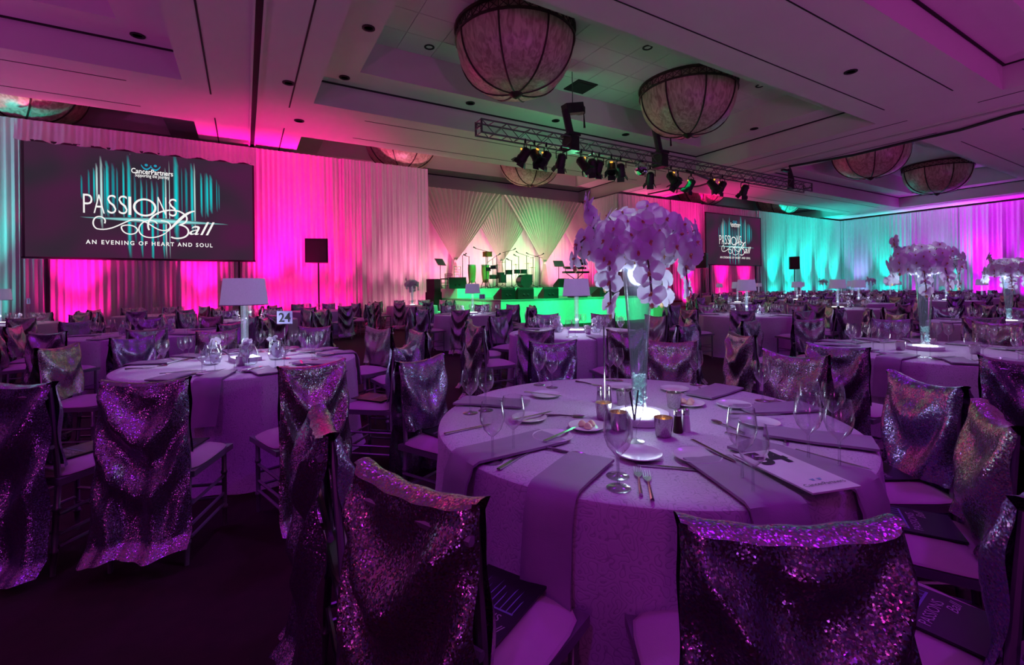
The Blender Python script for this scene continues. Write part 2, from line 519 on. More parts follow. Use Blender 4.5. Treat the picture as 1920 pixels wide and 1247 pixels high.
COFX = [(-19.2, -1.4), (1.9, 19.7), (23.6, 43.1)]
COFY = [(-3.3, 4.4), (7.6, 15.2), (18.7, 24.6)]
LEDGE, Z2, Z3 = 1.15, 7.84, 8.86
cb = MB()
xs = [-24] + [v for p in COFX for v in p] + [48]
ys = [-9] + [v for p in COFY for v in p] + [26]
for i in range(len(xs) - 1):
    for j in range(len(ys) - 1):
        if i % 2 == 1 and j % 2 == 1: continue
        cb.quad((xs[i], ys[j], ZC), (xs[i], ys[j + 1], ZC), (xs[i + 1], ys[j + 1], ZC), (xs[i + 1], ys[j], ZC))
def ring_walls(x0, x1, y0, y1, za, zb):
    P = [(x0, y0), (x1, y0), (x1, y1), (x0, y1)]
    for k in range(4):
        a, b = P[k], P[(k + 1) % 4]
        cb.quad((*a, za), (*b, za), (*b, zb), (*a, zb))
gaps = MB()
for (x0, x1) in COFX:
    for (y0, y1) in COFY:
        ring_walls(x0, x1, y0, y1, ZC, Z2)
        a0, a1, b0, b1 = x0 + LEDGE, x1 - LEDGE, y0 + LEDGE, y1 - LEDGE
        for q in (((x0, y0), (x1, y0), (a1, b0), (a0, b0)), ((x1, y0), (x1, y1), (a1, b1), (a1, b0)), ((x1, y1), (x0, y1), (a0, b1), (a1, b1)), ((x0, y1), (x0, y0), (a0, b0), (a0, b1))):
            cb.quad(*[(*p, Z2) for p in q])
        ring_walls(a0, a1, b0, b1, Z2, Z3)
        e = 0.45                                     # inner crown step
        ring_walls(a0 - 0.001, a1 + 0.001, b0 - 0.001, b1 + 0.001, Z2 + 0.32, Z2 + 0.321)
        cb.quad((a0, b0, Z3), (a1, b0, Z3), (a1, b1, Z3), (a0, b1, Z3))
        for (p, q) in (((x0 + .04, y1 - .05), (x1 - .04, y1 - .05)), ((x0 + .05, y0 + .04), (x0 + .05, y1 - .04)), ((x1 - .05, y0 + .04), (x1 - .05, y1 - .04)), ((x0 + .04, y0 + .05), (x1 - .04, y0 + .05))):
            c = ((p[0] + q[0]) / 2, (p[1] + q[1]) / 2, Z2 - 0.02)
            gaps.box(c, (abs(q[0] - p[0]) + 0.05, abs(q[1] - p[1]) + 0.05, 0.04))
ceil = tag(cb.build('ceiling', M_CEIL), kind='structure')
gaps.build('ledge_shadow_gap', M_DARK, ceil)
# board joints on the lower ceiling: thin dark slots
sl = MB()
for (x0, x1) in COFX:
    for (y0, y1) in COFY:
        for yy in (y0 - 0.75, y1 + 0.75): sl.box(((x0 + x1) / 2 + 0.2, yy, ZC - 0.004), (x1 - x0 - 3.0, 0.03, 0.008))
        for xx in (x0 - 0.62, x1 + 0.62): sl.box((xx, (y0 + y1) / 2, ZC - 0.004), (0.04, y1 - y0 + 1.4, 0.008))
sl.build('ceiling_slot', M_DARK, ceil)
# tiles of the middle coffer, each its own piece
x0, x1 = COFX[1]; y0, y1 = COFY[1]
a0, a1, b0, b1 = x0 + LEDGE, x1 - LEDGE, y0 + LEDGE, y1 - LEDGE
nx, ny = 14, 5
tw, th = (a1 - a0) / nx, (b1 - b0) / ny
tm = MB().box((0, 0, 0), (tw - 0.018, th - 0.018, 0.03)).mesh('ceiling_tile', M_TILE)
for i in range(nx):
    for j in range(ny): obj('ceiling_tile', tm, ceil, (a0 + (i + .5) * tw, b0 + (j + .5) * th, Z3 - 0.018))
# movable-wall track across the ceiling
tr = MB().box((0.23, 9.0, ZC - 0.03), (0.05, 36, 0.06)).box((0.42, 9.0, ZC - 0.03), (0.05, 36, 0.06))
tk = tag(tr.build('trim_1', M_CEIL), kind='structure')
MB().box((0.325, 9.0, ZC - 0.006), (0.14, 36, 0.012)).build('track_slot', M_DARK, tk)
tr = MB().box((21.6, 4.0, ZC - 0.03), (0.06, 24, 0.06)).box((21.9, 4.0, ZC - 0.03), (0.06, 24, 0.06))
tk = tag(tr.build('trim_2', M_CEIL), kind='structure')
MB().box((21.75, 4.0, ZC - 0.006), (0.2, 24, 0.012)).build('track_slot', M_DARK, tk)
# walls
tag(MB().box((13, 24.9, 4.45), (70, 0.2, 8.9)).build('wall_front', M_WALL), kind='structure')
tag(MB().box((46.8, 8.5, 4.45), (0.2, 35, 8.9)).build('wall_right', M_WALL), kind='structure')

# ------------------------------------------------------------------ drapes
def drape(name, a, b, zt, zb, label, pleat=0.22, amp=0.07, group=None, m=None, seed=0, rows=7, flare=0.25, hemvar=0.0):
    """pleated hanging drape from plan point a to b"""
    a, b = Vector((a[0], a[1], 0)), Vector((b[0], b[1], 0))
    L = (b - a).length
    t = (b - a) / L
    n = Vector((t.y, -t.x, 0))
    r_ = random.Random(seed)
    ph = [r_.uniform(0, 6.28) for _ in range(6)]
    N = max(8, int(L / pleat * 7))
    def off(s, z01):
        wob = 1.4 * math.sin(s * 1.1 + ph[0]) + 0.9 * math.sin(s * 2.7 + ph[1])
        big = math.sin(s * 2 * PI / (pleat * 2.6) + ph[2] + wob)
        small = math.sin(s * 2 * PI / (pleat * 0.9) + ph[3] + 1.7 * wob + 0.25 * z01)
        k = 0.55 + 0.45 * math.sin(s * 0.8 + ph[4])
        return amp * ((0.6 + 0.5 * (1 - z01)) * k * big + (0.30 + 0.25 * z01) * small)
    mb = MB()
    def fn(u, v):
        s = u * L
        z = zt + (zb - zt) * v
        if hemvar: z += hemvar * v * math.sin(s * 9 + ph[5])
        p = a + t * s + n * (off(s, 1 - v) * (1 if v > 0.02 else 0.6) + flare * 0.25 * v * v)
        return (p.x, p.y, z)
    mb.grid(fn, N, rows)
    return tag(mb.build(name, m or M_DRAPE, smooth=True), label, 'drape', group)
D = WY
drape('pipe_drape', (-16, D), (-6.15, D), 6.95, 0.02, 'tall pleated white drape lit teal left of the large screen', seed=1)
drape('pipe_drape', (-6.2, D + 0.12), (0.7, D + 0.12), 6.9, 0.02, 'white drape panel directly behind the large left screen', seed=2, amp=0.05)
drape('screen_skirt', (-6.0, D - 0.28), (0.38, D - 0.28), 2.46, 0.02, 'magenta lit drape skirt hanging below the large left screen', seed=3, amp=0.09, pleat=0.2)
drape('screen_valance', (-6.15, D - 0.34), (0.45, D - 0.34), 6.86, 6.18, 'short gathered valance along the top of the large left screen', seed=4, amp=0.045, pleat=0.16, hemvar=0.04, flare=0.5)
drape('pipe_drape', (0.3, D), (3.7, D), 6.95, 0.02, 'bright magenta drape between the large left screen and the pole speaker', seed=5, amp=0.09)
drape('pipe_drape', (3.65, D - 0.06), (7.45, D - 0.06), 6.95, 0.02, 'pale pink finely pleated drape at the left side of the stage', seed=6, amp=0.075, pleat=0.17)
drape('pipe_drape', (19.4, 23.7), (19.4, D), 6.95, 0.02, 'pink drape turning the corner at the right side of the stage', seed=7)
drape('pipe_drape', (19.4, D), (24.0, D), 6.95, 0.02, 'dusky pink drape between the stage and the small screen', seed=8, pleat=0.24)
drape('pipe_drape', (23.95, D - 0.06), (27.0, D - 0.06), 6.95, 0.02, 'vivid magenta drape just left of the small right screen', seed=9, pleat=0.24)
drape('pipe_drape', (26.95, D + 0.1), (33.5, D + 0.1), 6.95, 0.02, 'magenta drape behind and below the small right screen', seed=10, pleat=0.24)
drape('screen_skirt', (27.1, D - 0.22), (33.3, D - 0.22), 2.74, 0.02, 'magenta lit drape skirt hanging below the small right screen', seed=17, amp=0.07, pleat=0.26)
drape('pipe_drape', (33.4, D - 0.05), (39.6, D - 0.05), 6.95, 0.02, 'teal lit drape right of the small screen, behind the far pole speaker', seed=11, pleat=0.3, amp=0.10)
drape('pipe_drape', (39.5, D), (46.0, D), 6.95, 0.02, 'teal lit drape reaching the far room corner', seed=12, pleat=0.3, amp=0.10)
drape('pipe_drape', (46.0, D), (46.0, 15.6), 6.95, 0.02, 'teal and lavender drape on the right wall next to the far corner', seed=13, pleat=0.3, amp=0.10)
drape('pipe_drape', (45.95, 15.7), (45.95, 12.7), 6.95, 0.02, 'lilac drape on the right wall behind the tall orchid vase', seed=14, pleat=0.26, amp=0.10)
drape('pipe_drape', (46.0, 12.8), (46.0, 3.0), 6.95, 0.02, 'violet magenta drape at the right edge of the picture', seed=15, pleat=0.28, amp=0.10)

# stage backdrop and its gathered swags
drape('stage_backdrop', (7.0, 23.4), (19.5, 23.4), 6.75, 1.0, 'pale pink lit backdrop drape behind the band', seed=20, pleat=0.34, amp=0.05)
def swag(xt, xl, xr, y, label, seed):
    r_ = random.Random(seed)
    zt, zk = 6.72, 2.85
    mb = MB()
    N = 110
    ph = r_.uniform(0, 6)
    def fn(u, v):
        x_top = xl + (xr - xl) * u
        pl = math.sin(u * 2 * PI * 20 + ph + 1.2 * math.sin(u * 9))
        if v < 0.72:
            k = v / 0.72
            kk = k ** 0.92
            bow = 1 - kk
            x = xt + (x_top - xt) * (bow * 0.985 + 0.015) + 0.05 * (u - .5)
            z = zt + (zk - zt) * k - 0.35 * math.sin(PI * k) * (abs(u - .5) * 2) ** 2 * 0.4
            y_ = y - 0.05 * pl * (1 - 0.55 * k) - 0.10 * math.sin(PI * k)
        else:
            k = (v - 0.72) / 0.28
            wd = 0.06 + 0.30 * k ** 0.8
            x = xt + (u - 0.5) * 2 * wd
            z = zk + (1.05 - zk) * k
            y_ = y - 0.04 * math.sin(u * 2 * PI * 7 + ph)
        return (x, y_, z)
    mb.grid(fn, N, 18)
    o = tag(mb.build('swag_drape', M_SWAG, smooth=True), label, 'drape', 'gathered swag drapes behind the band')
    MB().lathe([(0.075, -0.07), (0.095, 0), (0.075, 0.07)], 10, (xt, y - 0.03, zk)).build('tie_band', M_SWAG, o, True)
swag(9.85, 7.3, 12.85, 22.95, 'leftmost gathered swag drape, tied above the conga drums', 31)
swag(12.8, 10.2, 15.6, 23.12, 'second gathered swag drape, tied left of the drum kit', 32)
swag(15.7, 12.9, 18.7, 22.95, 'third gathered swag drape, tied right of the drum kit and lit green', 33)
swag(18.7, 16.2, 19.45, 23.12, 'rightmost gathered swag drape beside the pink corner drape', 34)

# ------------------------------------------------------------------ projection screens
def big_screen(x0, x1, z0, z1, y, label):
    W, Hh = x1 - x0, z1 - z0
    s = thing('projection_screen', (x0, y, z0), 0, label, 'screen')
    MB().box((W / 2, 0.03, Hh / 2), (W, 0.03, Hh)).build('picture', M_SCREEN, s)
    f = MB()
    for c, d in (((W / 2, 0.03, 0), (W + .1, .07, .06)), ((W / 2, 0.03, Hh), (W + .1, .07, .06)), ((0, .03, Hh / 2), (.06, .07, Hh)), ((W, .03, Hh / 2), (.06, .07, Hh))): f.box(c, d)
    f.build('screen_frame', M_BLACK, s)
    for xx in (.5, W - .5): MB().box((xx, .10, -z0 / 2 + .2), (.06, .06, z0 + .4)).build('support_leg', M_BLACKM, s)
    P = lambda u, v: (u * W, (1 - v) * Hh)          # picture coordinates, v downwards
    # light streaks; places are given in a 1900 x 1247 drawing of the picture
    def Q(xz, yz):
        pw_ = on_y(140 + xz / 5.9375, 280 + yz / 5.938, WY - .42)
        return ((pw_.x + 5.95) / 6.29, 1 - (pw_.z - 2.5) / 3.7)
    verts, faces, cols = [], [], []
    def strip(u, wd, vt, vb, col, vmid=None):
        n = 8
        o = len(verts)
        for i in range(n + 1):
            k = i / n
            v = vt + (vb - vt) * k
            g = math.sin(PI * k) ** 0.8
            for e, ee in ((-1, 0.0), (0, 1.0), (1, 0.0)):
                x, z = P(u + e * wd, min(v, .995))
                verts.append((x, 0.004 + .0001 * len(faces) / 200, z))
                b = g * ee
                cols.append((0.045 * (1 - b) + col[0] * b, 0.015 * (1 - b) + col[1] * b, 0.042 * (1 - b) + col[2] * b, 1))
        for i in range(n):
            for e in range(2): faces.append((o + i * 3 + e, o + i * 3 + e + 1, o + (i + 1) * 3 + e + 1, o + (i + 1) * 3 + e))
    T1, T2, T3 = (0.0, 0.34, 0.40), (0.0, 0.72, 0.76), (0.65, 1.0, 0.98)
    for xz, wz, yt, yb, c in ((75, 12, 280, 560, T1), (155, 12, 220, 560, T1), (213, 12, 200, 600, T2), (243, 14, 150, 620, T3), (292, 17, 70, 900, T3), (330, 12, 180, 760, T1), (358, 24, 120, 760, T2), (425, 22, 150, 760, T1), (470, 12, 200, 700, T1), (540, 14, 130, 800, T2),
                              (600, 24, 60, 1230, T2), (618, 9, 40, 1250, T3), (670, 16, 280, 1050, T1), (742, 16, 320, 1210, T2), (800, 10, 330, 900, T1), (862, 18, 340, 1320, T2), (918, 16, 350, 1050, T1), (985, 16, 260, 1230, T2), (1010, 12, 200, 1230, T3), (1050, 6, 120, 1260, T3),
                              (1125, 34, 60, 1040, T2), (1190, 8, 200, 760, T1), (1240, 20, 200, 760, T1), (1302, 22, 150, 940, T2), (1332, 12, 150, 920, T3), (1408, 16, 260, 760, T2), (1450, 8, 260, 780, T1), (1472, 20, 260, 760, T2), (1515, 22, 280, 720, T2), (1580, 10, 330, 700, T1), (1605, 8, 380, 680, T1)):
        ut, vt_ = Q(xz, yt)
        ub, vb_ = Q(xz, yb)
        strip(ut, wz / 1900 * .75, vt_, vb_, c)
    # the bright level line
    o = len(verts)
    for i in range(25):
        k = i / 24
        u = 0.21 + 0.66 * k
        g = math.sin(PI * k) ** 0.6
        for e, ee in ((-1, 0), (0, 1), (1, 0)):
            x, z = P(u, 0.635 + e * (0.006 + 0.022 * math.sin(PI * k) ** 2))
            verts.append((x, 0.002, z))
            b = g * ee
            cols.append((0.045 * (1 - b) + 0.35 * b, 0.015 * (1 - b) + 0.95 * b, 0.042 * (1 - b) + 0.95 * b, 1))
    for i in range(24):
        for e in range(2): faces.append((o + i * 3 + e, o + i * 3 + e + 1, o + (i + 1) * 3 + e + 1, o + (i + 1) * 3 + e))
    me = bpy.data.meshes.new('light_streaks')
    me.from_pydata(verts, [], faces)
    at = me.color_attributes.new('glow', 'FLOAT_COLOR', 'POINT')
    at.data.foreach_set('color', [c for q in cols for c in q])
    me.materials.append(M_STREAK)
    obj('light_streaks', me, s)
    def put(txt, x0z, x1z, ybase, cap, m=M_TXT, name='lettering', **kw):
        """one line of lettering from x0z to x1z on its base line, cap height in drawing units"""
        me_ = text_mesh(txt, 1.0, m, name, align='LEFT', **kw)
        xs_ = [v.co.x for v in me_.vertices]
        ys_ = [v.co.y for v in me_.vertices]
        (ua, va), (ub_, vb_) = Q(x0z, ybase), Q(x1z, ybase)
        (xa, za), (xb, zb_) = P(ua, va), P(ub_, vb_)
        sx = (xb - xa) / (max(xs_) - min(xs_))
        sy = cap / 1900 / .75 * W * .78 / (max(ys_))
        return obj(name, me_, s, (xa - min(xs_) * sx, -0.006, (za + zb_) / 2), rot=(PI / 2, 0, 0), scale=(sx, sy, 1))
    for ch, x0_, x1_, yb_ in (('P', 95, 200, 712), ('A', 212, 335, 716), ('S', 365, 465, 718), ('S', 490, 590, 724), ('I', 600, 632, 735), ('N', 925, 1020, 735), ('S', 1050, 1140, 750)):
        put(ch, x0_, x1_, yb_, 185, offset=-0.012)
    put('CancerPartners', 630, 1095, 282, 50, offset=0.018)
    put('Supporting the Journey', 672, 1055, 318, 34, offset=0.012)
    put('AN EVENING OF HEART AND SOUL', 125, 1535, 1072, 40, offset=0.02, spacing=1.35)
    put('all', 1275, 1560, 955, 140, shear=0.4)
    lg = MB()
    for k in (-1, 1):
        cx, cz = P(0.507 + k * 0.020, 0.150)
        lg.lathe([(0.001, 0), (0.045, 0)], 10, (0, 0, 0))
        for i in range(len(lg.v) - 20, len(lg.v)):
            x_, y_, _ = lg.v[i]
            lg.v[i] = (cx + x_, -0.006, cz + 0.12 + y_)
        pts = bez((cx - .14, cz + .08), (cx - .05, cz - .10), (cx + .05, cz - .10), (cx + .14, cz + .08), 10)
        for (p, q) in zip(pts[:-1], pts[1:]):
            lg.quad((p[0], -.006, p[1]), (q[0], -.006, q[1]), (q[0], -.006, q[1] + .055), (p[0], -.006, p[1] + .055))
    lg.build('people_logo', M_LOGO, s)
    # the big O and the flourished B, drawn as ribbons
    def ribbon(name, pts, wd):
        mb = MB()
        w_ = wd if isinstance(wd, list) else [wd] * len(pts)
        n = len(pts)
        L_, R_ = [], []
        for i, p in enumerate(pts):
            q0, q1 = pts[max(i - 1, 0)], pts[min(i + 1, n - 1)]
            dx, dz = q1[0] - q0[0], q1[1] - q0[1]
            l = math.hypot(dx, dz) or 1
            ox, oz = -dz / l * w_[i] / 2, dx / l * w_[i] / 2
            L_.append((p[0] + ox, -0.008, p[1] + oz))
            R_.append((p[0] - ox, -0.008, p[1] - oz))
        mb.add(L_ + R_, [(i, i + 1, n + i + 1, n + i) for i in range(n - 1)])
        mb.build(name, M_TXT, s)
    oc = P(*Q(782, 648))
    ribbon('letter_o', [(oc[0] + 0.046 * W * math.cos(a * PI / 20), oc[1] + 0.076 * Hh * math.sin(a * PI / 20)) for a in range(41)], 0.010 * W)
    def path(*segs):
        out = []
        for sg in segs:
            pts = bez(*[P(*Q(*q)) for q in sg], 14)
            out += pts if not out else pts[1:]
        return out
    ribbon('letter_b_stroke', path(((1335, 690), (1215, 700), (1120, 850), (1010, 935))), [.014 * W * math.sin(PI * min(1, .15 + .8 * i / 14)) for i in range(15)])
    ribbon('letter_b_loop', path(((1010, 935), (900, 1010), (720, 1000), (715, 890)), ((715, 890), (720, 790), (880, 760), (920, 830))), .006 * W)
    ribbon('letter_b_bowl', path(((830, 900), (760, 760), (980, 640), (1160, 690)), ((1160, 690), (1290, 740), (1270, 830), (1160, 842)), ((1160, 842), (1300, 850), (1310, 990), (1150, 992)), ((1150, 992), (1110, 992), (1090, 985), (1075, 975))), .008 * W)
    ribbon('flourish', path(((335, 825), (360, 770), (300, 745), (265, 748)), ((265, 748), (200, 755), (180, 850), (250, 885)), ((250, 885), (420, 920), (540, 800), (650, 785)), ((650, 785), (820, 770), (880, 910), (1000, 905)), ((1000, 905), (1090, 900), (1100, 800), (960, 795))), .006 * W)
    ribbon('flourish', path(((520, 860), (520, 960), (690, 970), (700, 900)), ((700, 900), (690, 840), (560, 830), (520, 860))), .006 * W)
    return s
big_screen(-5.95, 0.34, 2.5, 6.2, WY - 0.42, 'large wide projection screen at left showing the event title')
big_screen(27.05, 33.35, 2.78, 6.32, WY - 0.35, 'smaller looking event title screen on the magenta drape right of the stage')

# ------------------------------------------------------------------ ceiling bowls
def make_bowl():
    s = thing('bowl_chandelier', (0, 0, 0), 0, 'x', 'chandelier', 'ribbed alabaster bowl chandeliers in the ceiling coffers')
    RB, Hb = 1.68, 1.5
    prof = []
    for i in range(13):
        t = i / 12
        prof.append((RB * math.cos(t * PI / 2) ** 0.75 if t < 1 else 0.02, -Hb * math.sin(t * PI / 2)))
    for k in range(8):                                # eight curved glass panels
        a_, b_ = 2 * PI * k / 8, 2 * PI * (k + 1) / 8
        p = MB()
        def fn(u, v):
            t = v
            r_ = RB * max(0.0, math.cos(t * PI / 2)) ** 0.75 + 0.02
            a = a_ + (b_ - a_) * u
            return (r_ * math.cos(a), r_ * math.sin(a), -Hb * math.sin(t * PI / 2))
        p.grid(fn, 5, 10)
        p.build('glass_panel', M_ALAB, s, True)
        MB().tube([((r_ + 0.035) * math.cos(a_), (r_ + 0.035) * math.sin(a_), z_) for r_, z_ in prof], 0.028, 5).build('rib', M_BRONZE, s, True)
    band = MB()
    band.lathe([(RB + .02, 0), (RB + .07, .0), (RB + .07, .06), (RB + .02, .06)], 40, (0, 0, -0.03), False, False)
    band.lathe([(RB + .02, 0), (RB + .09, .0), (RB + .09, .07), (RB + .02, .07)], 40, (0, 0, 0.25), False, False)
    band.build('band_ring', M_BRONZE, s)
    lat = MB()
    n = 40
    for k in range(n):
        a, b = 2 * PI * k / n, 2 * PI * (k + 1) / n
        q = RB + 0.05
        A, B = Vector((q * math.cos(a), q * math.sin(a), 0.03)), Vector((q * math.cos(b), q * math.sin(b), 0.03))
        up = Vector((0, 0, 0.23))
        lat.tube([A, A + up], 0.013, 4); lat.tube([A, B + up], 0.011, 4); lat.tube([B, A + up], 0.011, 4)
    lat.build('band_lattice', M_BRONZE, s)
    MB().lathe([(RB - 0.03, 0), (RB - 0.03, 0.30)], 40, (0, 0, 0), False, False).build('band_liner', M_ALAB, s, True)
    MB().lathe([(0.02, -0.14), (0.09, -0.10), (0.20, -0.02), (0.22, 0.02), (0.10, 0.05)], 16, (0, 0, -Hb)).build('finial', M_BRONZE, s, True)
    MB().lathe([(0.10, 0), (0.10, 0.6)], 10, (0, 0, 0.0)).build('mount', M_BRONZE, s, True)
    return s
bowl0 = make_bowl()
BOWLS = [((6.9, 11.45), 'largest bowl chandelier overhead, top centre, nearer of the pair above the truss'), ((14.4, 11.45), 'second bowl chandelier above the truss, right of the largest one'),
         ((29.0, 11.45), 'right side bowl chandelier crossed by the black cable'), ((38.0, 11.45), 'small bowl chandelier nearest the far right room corner'),
         ((6.5, 21.3), 'half hidden bowl chandelier over the pale pink drape left of the stage'), ((13.7, 21.3), 'pink lit bowl chandelier directly above the stage'),
         ((28.2, 21.3), 'dark red bowl chandelier above the magenta drape by the small screen'), ((37.8, 21.3), 'teal tinted bowl chandelier above the teal drape'),
         ((-6.3, 21.3), 'bowl chandelier behind the valance at the upper left edge')]
for i, ((x, y), lb) in enumerate(BOWLS):
    o = bowl0 if i == 0 else copy_tree(bowl0)
    o.location = (x, y, 8.5)
    o.rotation_euler = (0, 0, 0.25 * i)
    o['label'] = lb

# small ceiling fittings
dl = MB().lathe([(0.16, 0), (0.16, -0.02), (0.11, -0.025), (0.10, 0.0)], 14).mesh('downlight', [M_DARK], True)
for k, (px, py, z) in enumerate(((691, 52, Z2), (805, 86, Z3), (882, 193, Z2), (1042, 226, Z2), (1173, 252, Z2), (1214, 87, Z3), (1425, 159, Z3), (1414, 241, Z2), (541, 155, ZC), (561, 226, ZC), (646, 145, Z2), (258, 66, Z2), (1595, 134, ZC))):
    p = on_z(px, py, z)
    tag(obj('downlight', dl, None, (p.x, p.y, z - 0.03 if z == Z3 else z - 0.002)), 'small dark round recessed ceiling downlight, unlit', 'downlight', 'unlit recessed ceiling downlights')
pl = on_z(1068, 172, Z3)
tag(MB().box((0, 0, -0.05), (0.9, 0.9, 0.04)).box((0, 0, -0.07), (0.7, 0.7, 0.03)).build('rigging_plate', M_DARK), 'black square rigging plate on the ceiling above the truss', 'plate').location = (10.9, 13.4, Z3)

# ------------------------------------------------------------------ truss and its fixtures
TY, TZ = 12.6, 6.28
tx0, tx1 = 6.25, 25.0
trs = thing('lighting_truss', (tx0, TY, TZ), 0, 'long dark box truss flown below the ceiling carrying stage lights', 'truss')
for dy in (-0.2, 0.2):
    for dz in (-0.2, 0.2):
        MB().tube([(0, dy, dz), (tx1 - tx0, dy, dz)], 0.028, 6).build('chord', M_ALU, trs)
nb = 42
stp = (tx1 - tx0) / nb
brace = MB().tube([(0, 0, -0.2), (stp, 0, 0.2)], 0.014, 5).mesh('brace', M_ALU)
brace2 = MB().tube([(0, 0, 0.2), (stp, 0, -0.2)], 0.014, 5).mesh('brace', M_ALU)
cross = MB().tube([(0, -0.2, 0), (0, 0.2, 0)], 0.016, 5).mesh('crossbar', M_ALU)
for i in range(nb):
    for dy in (-0.2, 0.2): obj('brace', brace if i % 2 else brace2, trs, (i * stp, dy, 0))
    for dz in (-0.2, 0.2): obj('crossbar', cross, trs, (i * stp, 0, dz))
for xx in (0, tx1 - tx0):
    MB().box((xx, 0, 0), (0.05, 0.44, 0.06)).box((xx, -0.2, 0), (0.05, 0.05, 0.44)).box((xx, 0.2, 0), (0.05, 0.05, 0.44)).build('end_frame', M_ALU, trs)

def make_can():
    s = thing('stage_light', (0, 0, 0), 0, 'x', 'stage light', 'black can lights hanging under the truss')
    m = Matrix.Rotation(R(35), 3, 'X')
    b = MB().lathe([(0.10, 0.16), (0.15, 0.10), (0.155, -0.14), (0.17, -0.16), (0.17, -0.30), (0.14, -0.30), (0.13, -0.2)], 14)
    b.v = [tuple(m @ Vector(v) + Vector((0, 0, -0.36))) for v in b.v]
    b.build('can_body', M_BLACK, s, True)
    d = MB()
    for k in range(4):
        M = m @ Matrix.Rotation(k * PI / 2, 3, 'Z')
        c = M @ Vector((0.20, 0, -0.36)) + Vector((0, 0, -0.36))
        d.box(c, (0.02, 0.26, 0.16), m=M @ Matrix.Rotation(R(-30), 3, 'Y'))
    d.build('barn_door', M_BLACK, s)
    MB().tube([(-0.19, 0, -0.36), (-0.19, 0, -0.12), (0, 0, -0.06), (0.19, 0, -0.12), (0.19, 0, -0.36)], 0.018, 5).build('yoke', M_BLACKM, s)
    MB().tube([(0, 0, -0.06), (0, 0, 0.09)], 0.035, 6).build('clamp', M_BLACKM, s)
    g = MB().box((0, 0.13, -0.22), (0.10, 0.03, 0.05), m=m)
    g.build('lamp_vent', M_AMBER, s)
    return s
can0 = make_can()
CANS = (979, 996, 1018, 1046, 1083, 1103, 1116, 1139, 1156, 1226, 1250, 1278, 1303, 1325, 1346, 1388)
ords = ['first', 'second', 'third', 'fourth', 'fifth', 'sixth', 'seventh', 'eighth', 'ninth', 'tenth', 'eleventh', 'twelfth', 'thirteenth', 'fourteenth', 'fifteenth', 'last', 'seventeenth', 'eighteenth', 'nineteenth', 'twentieth', 'twenty-first', 'twenty-second', 'twenty-third', 'twenty-fourth']
circ = ords[:15] + ['sixteenth'] + ords[16:]
for i, px in enumerate(CANS):
    p = on_y(px, 290, TY)
    o = can0 if i == 0 else copy_tree(can0)
    o.location = (p.x, TY + rnd.choice((-0.2, -0.2, 0.2)), TZ - 0.26)
    o.rotation_euler = (0, 0, rnd.uniform(-0.9, 0.9) + (PI if i % 3 == 1 else 0))
    o['label'] = 'black can light hanging under the truss, %s from its left end' % ords[i]
p = on_y(1195, 319, TY)
mb_ = thing('mirror_ball', (p.x, TY - 0.2, p.z), 0, 'small mirror ball hanging under the truss', 'mirror ball')
MB().lathe([(max(.01, .26 * math.sin(PI * i / 14)), -.26 * math.cos(PI * i / 14)) for i in range(15)], 26).build('mirror_facets', M_MIRROR, mb_)
MB().lathe([(0.08, 0.22), (0.10, 0.30), (0.02, 0.33), (0.02, TZ - 0.18 - p.z)], 10).build('motor', M_BLACK, mb_, True)
def hoist(px, label, lean=0.0):
    q = on_y(px, 260, TY)
    h = thing('chain_hoist', (q.x, TY, TZ + 0.2), 0, label, 'hoist', 'chain hoists holding the truss')
    MB().box((0, 0, 0.1), (0.5, 0.5, 0.08)).box((0, 0, -0.22), (0.34, 0.52, 0.5)).build('lifting_frame', M_BLACK, h)
    MB().tube([(0, 0, 0.1), (-0.12, 0, 0.55), (-0.22, 0, 0.95)], 0.13, 8).build('chain_bag', M_BLACK, h, True)
    MB().box((0.12, 0, 1.05), (0.75, 0.32, 0.34), m=Matrix.Rotation(R(-14), 3, 'Y')).lathe([(0.19, -0.1), (0.19, 0.1)], 12, (0.42, 0, 1.05)).build('motor', M_BLACK, h, True)
    MB().tube([(0.1, 0, 1.1), (0.1, lean, Z3 - TZ - 0.25)], 0.014, 5).build('chain', M_BLACKM, h)
    MB().tube([(0.55, -0.05, 1.0), (0.58, -0.05, 0.45)], [0.012, 0.04], 5).build('hook', M_BLACKM, h)
hoist(1070, 'left black chain hoist rising from the truss')
hoist(1237, 'middle black chain hoist rising from the truss by the mirror ball', 0.8)
q = on_y(1478, 320, TY)
MBt = MB().tube([(q.x, TY - .1, TZ - .25), (q.x + 0.05, TY - .1, TZ + .25), (q.x - .1, TY - .1, TZ + .75)], [0.16, 0.14, 0.08], 7).box((q.x - .35, TY - .1, TZ + .62), (0.7, .14, .1))
tag(MBt.build('cable_hanger', M_BLACK, smooth=True), 'black cable loop hung over the right end of the truss', 'cable hanger')
cp = [on_z(1480, 312, 6.95), on_z(1600, 291, 6.98), on_z(1720, 262, 7.02), on_z(1800, 244, 7.03), on_z(1900, 214, 7.04), on_z(2010, 190, 7.05)]
tag(MB().tube([(q.x, TY - .1, TZ + .7)] + [tuple(c) for c in cp], 0.055, 6).build('power_cable', M_BLACK, smooth=True), 'thick black cable running across the ceiling to the right', 'cable')
c2 = [(q.x - 7.5, TY, TZ - .2)] + [tuple(on_y(px, py, y)) for px, py, y in ((1340, 340, 13.6), (1310, 349, 15.5), (1260, 355, 18.0), (1215, 364, 20.0))]
tag(MB().tube(c2, 0.05, 6).build('power_cable', M_BLACK, smooth=True), 'sagging black cable from the truss back to the stage corner', 'cable')

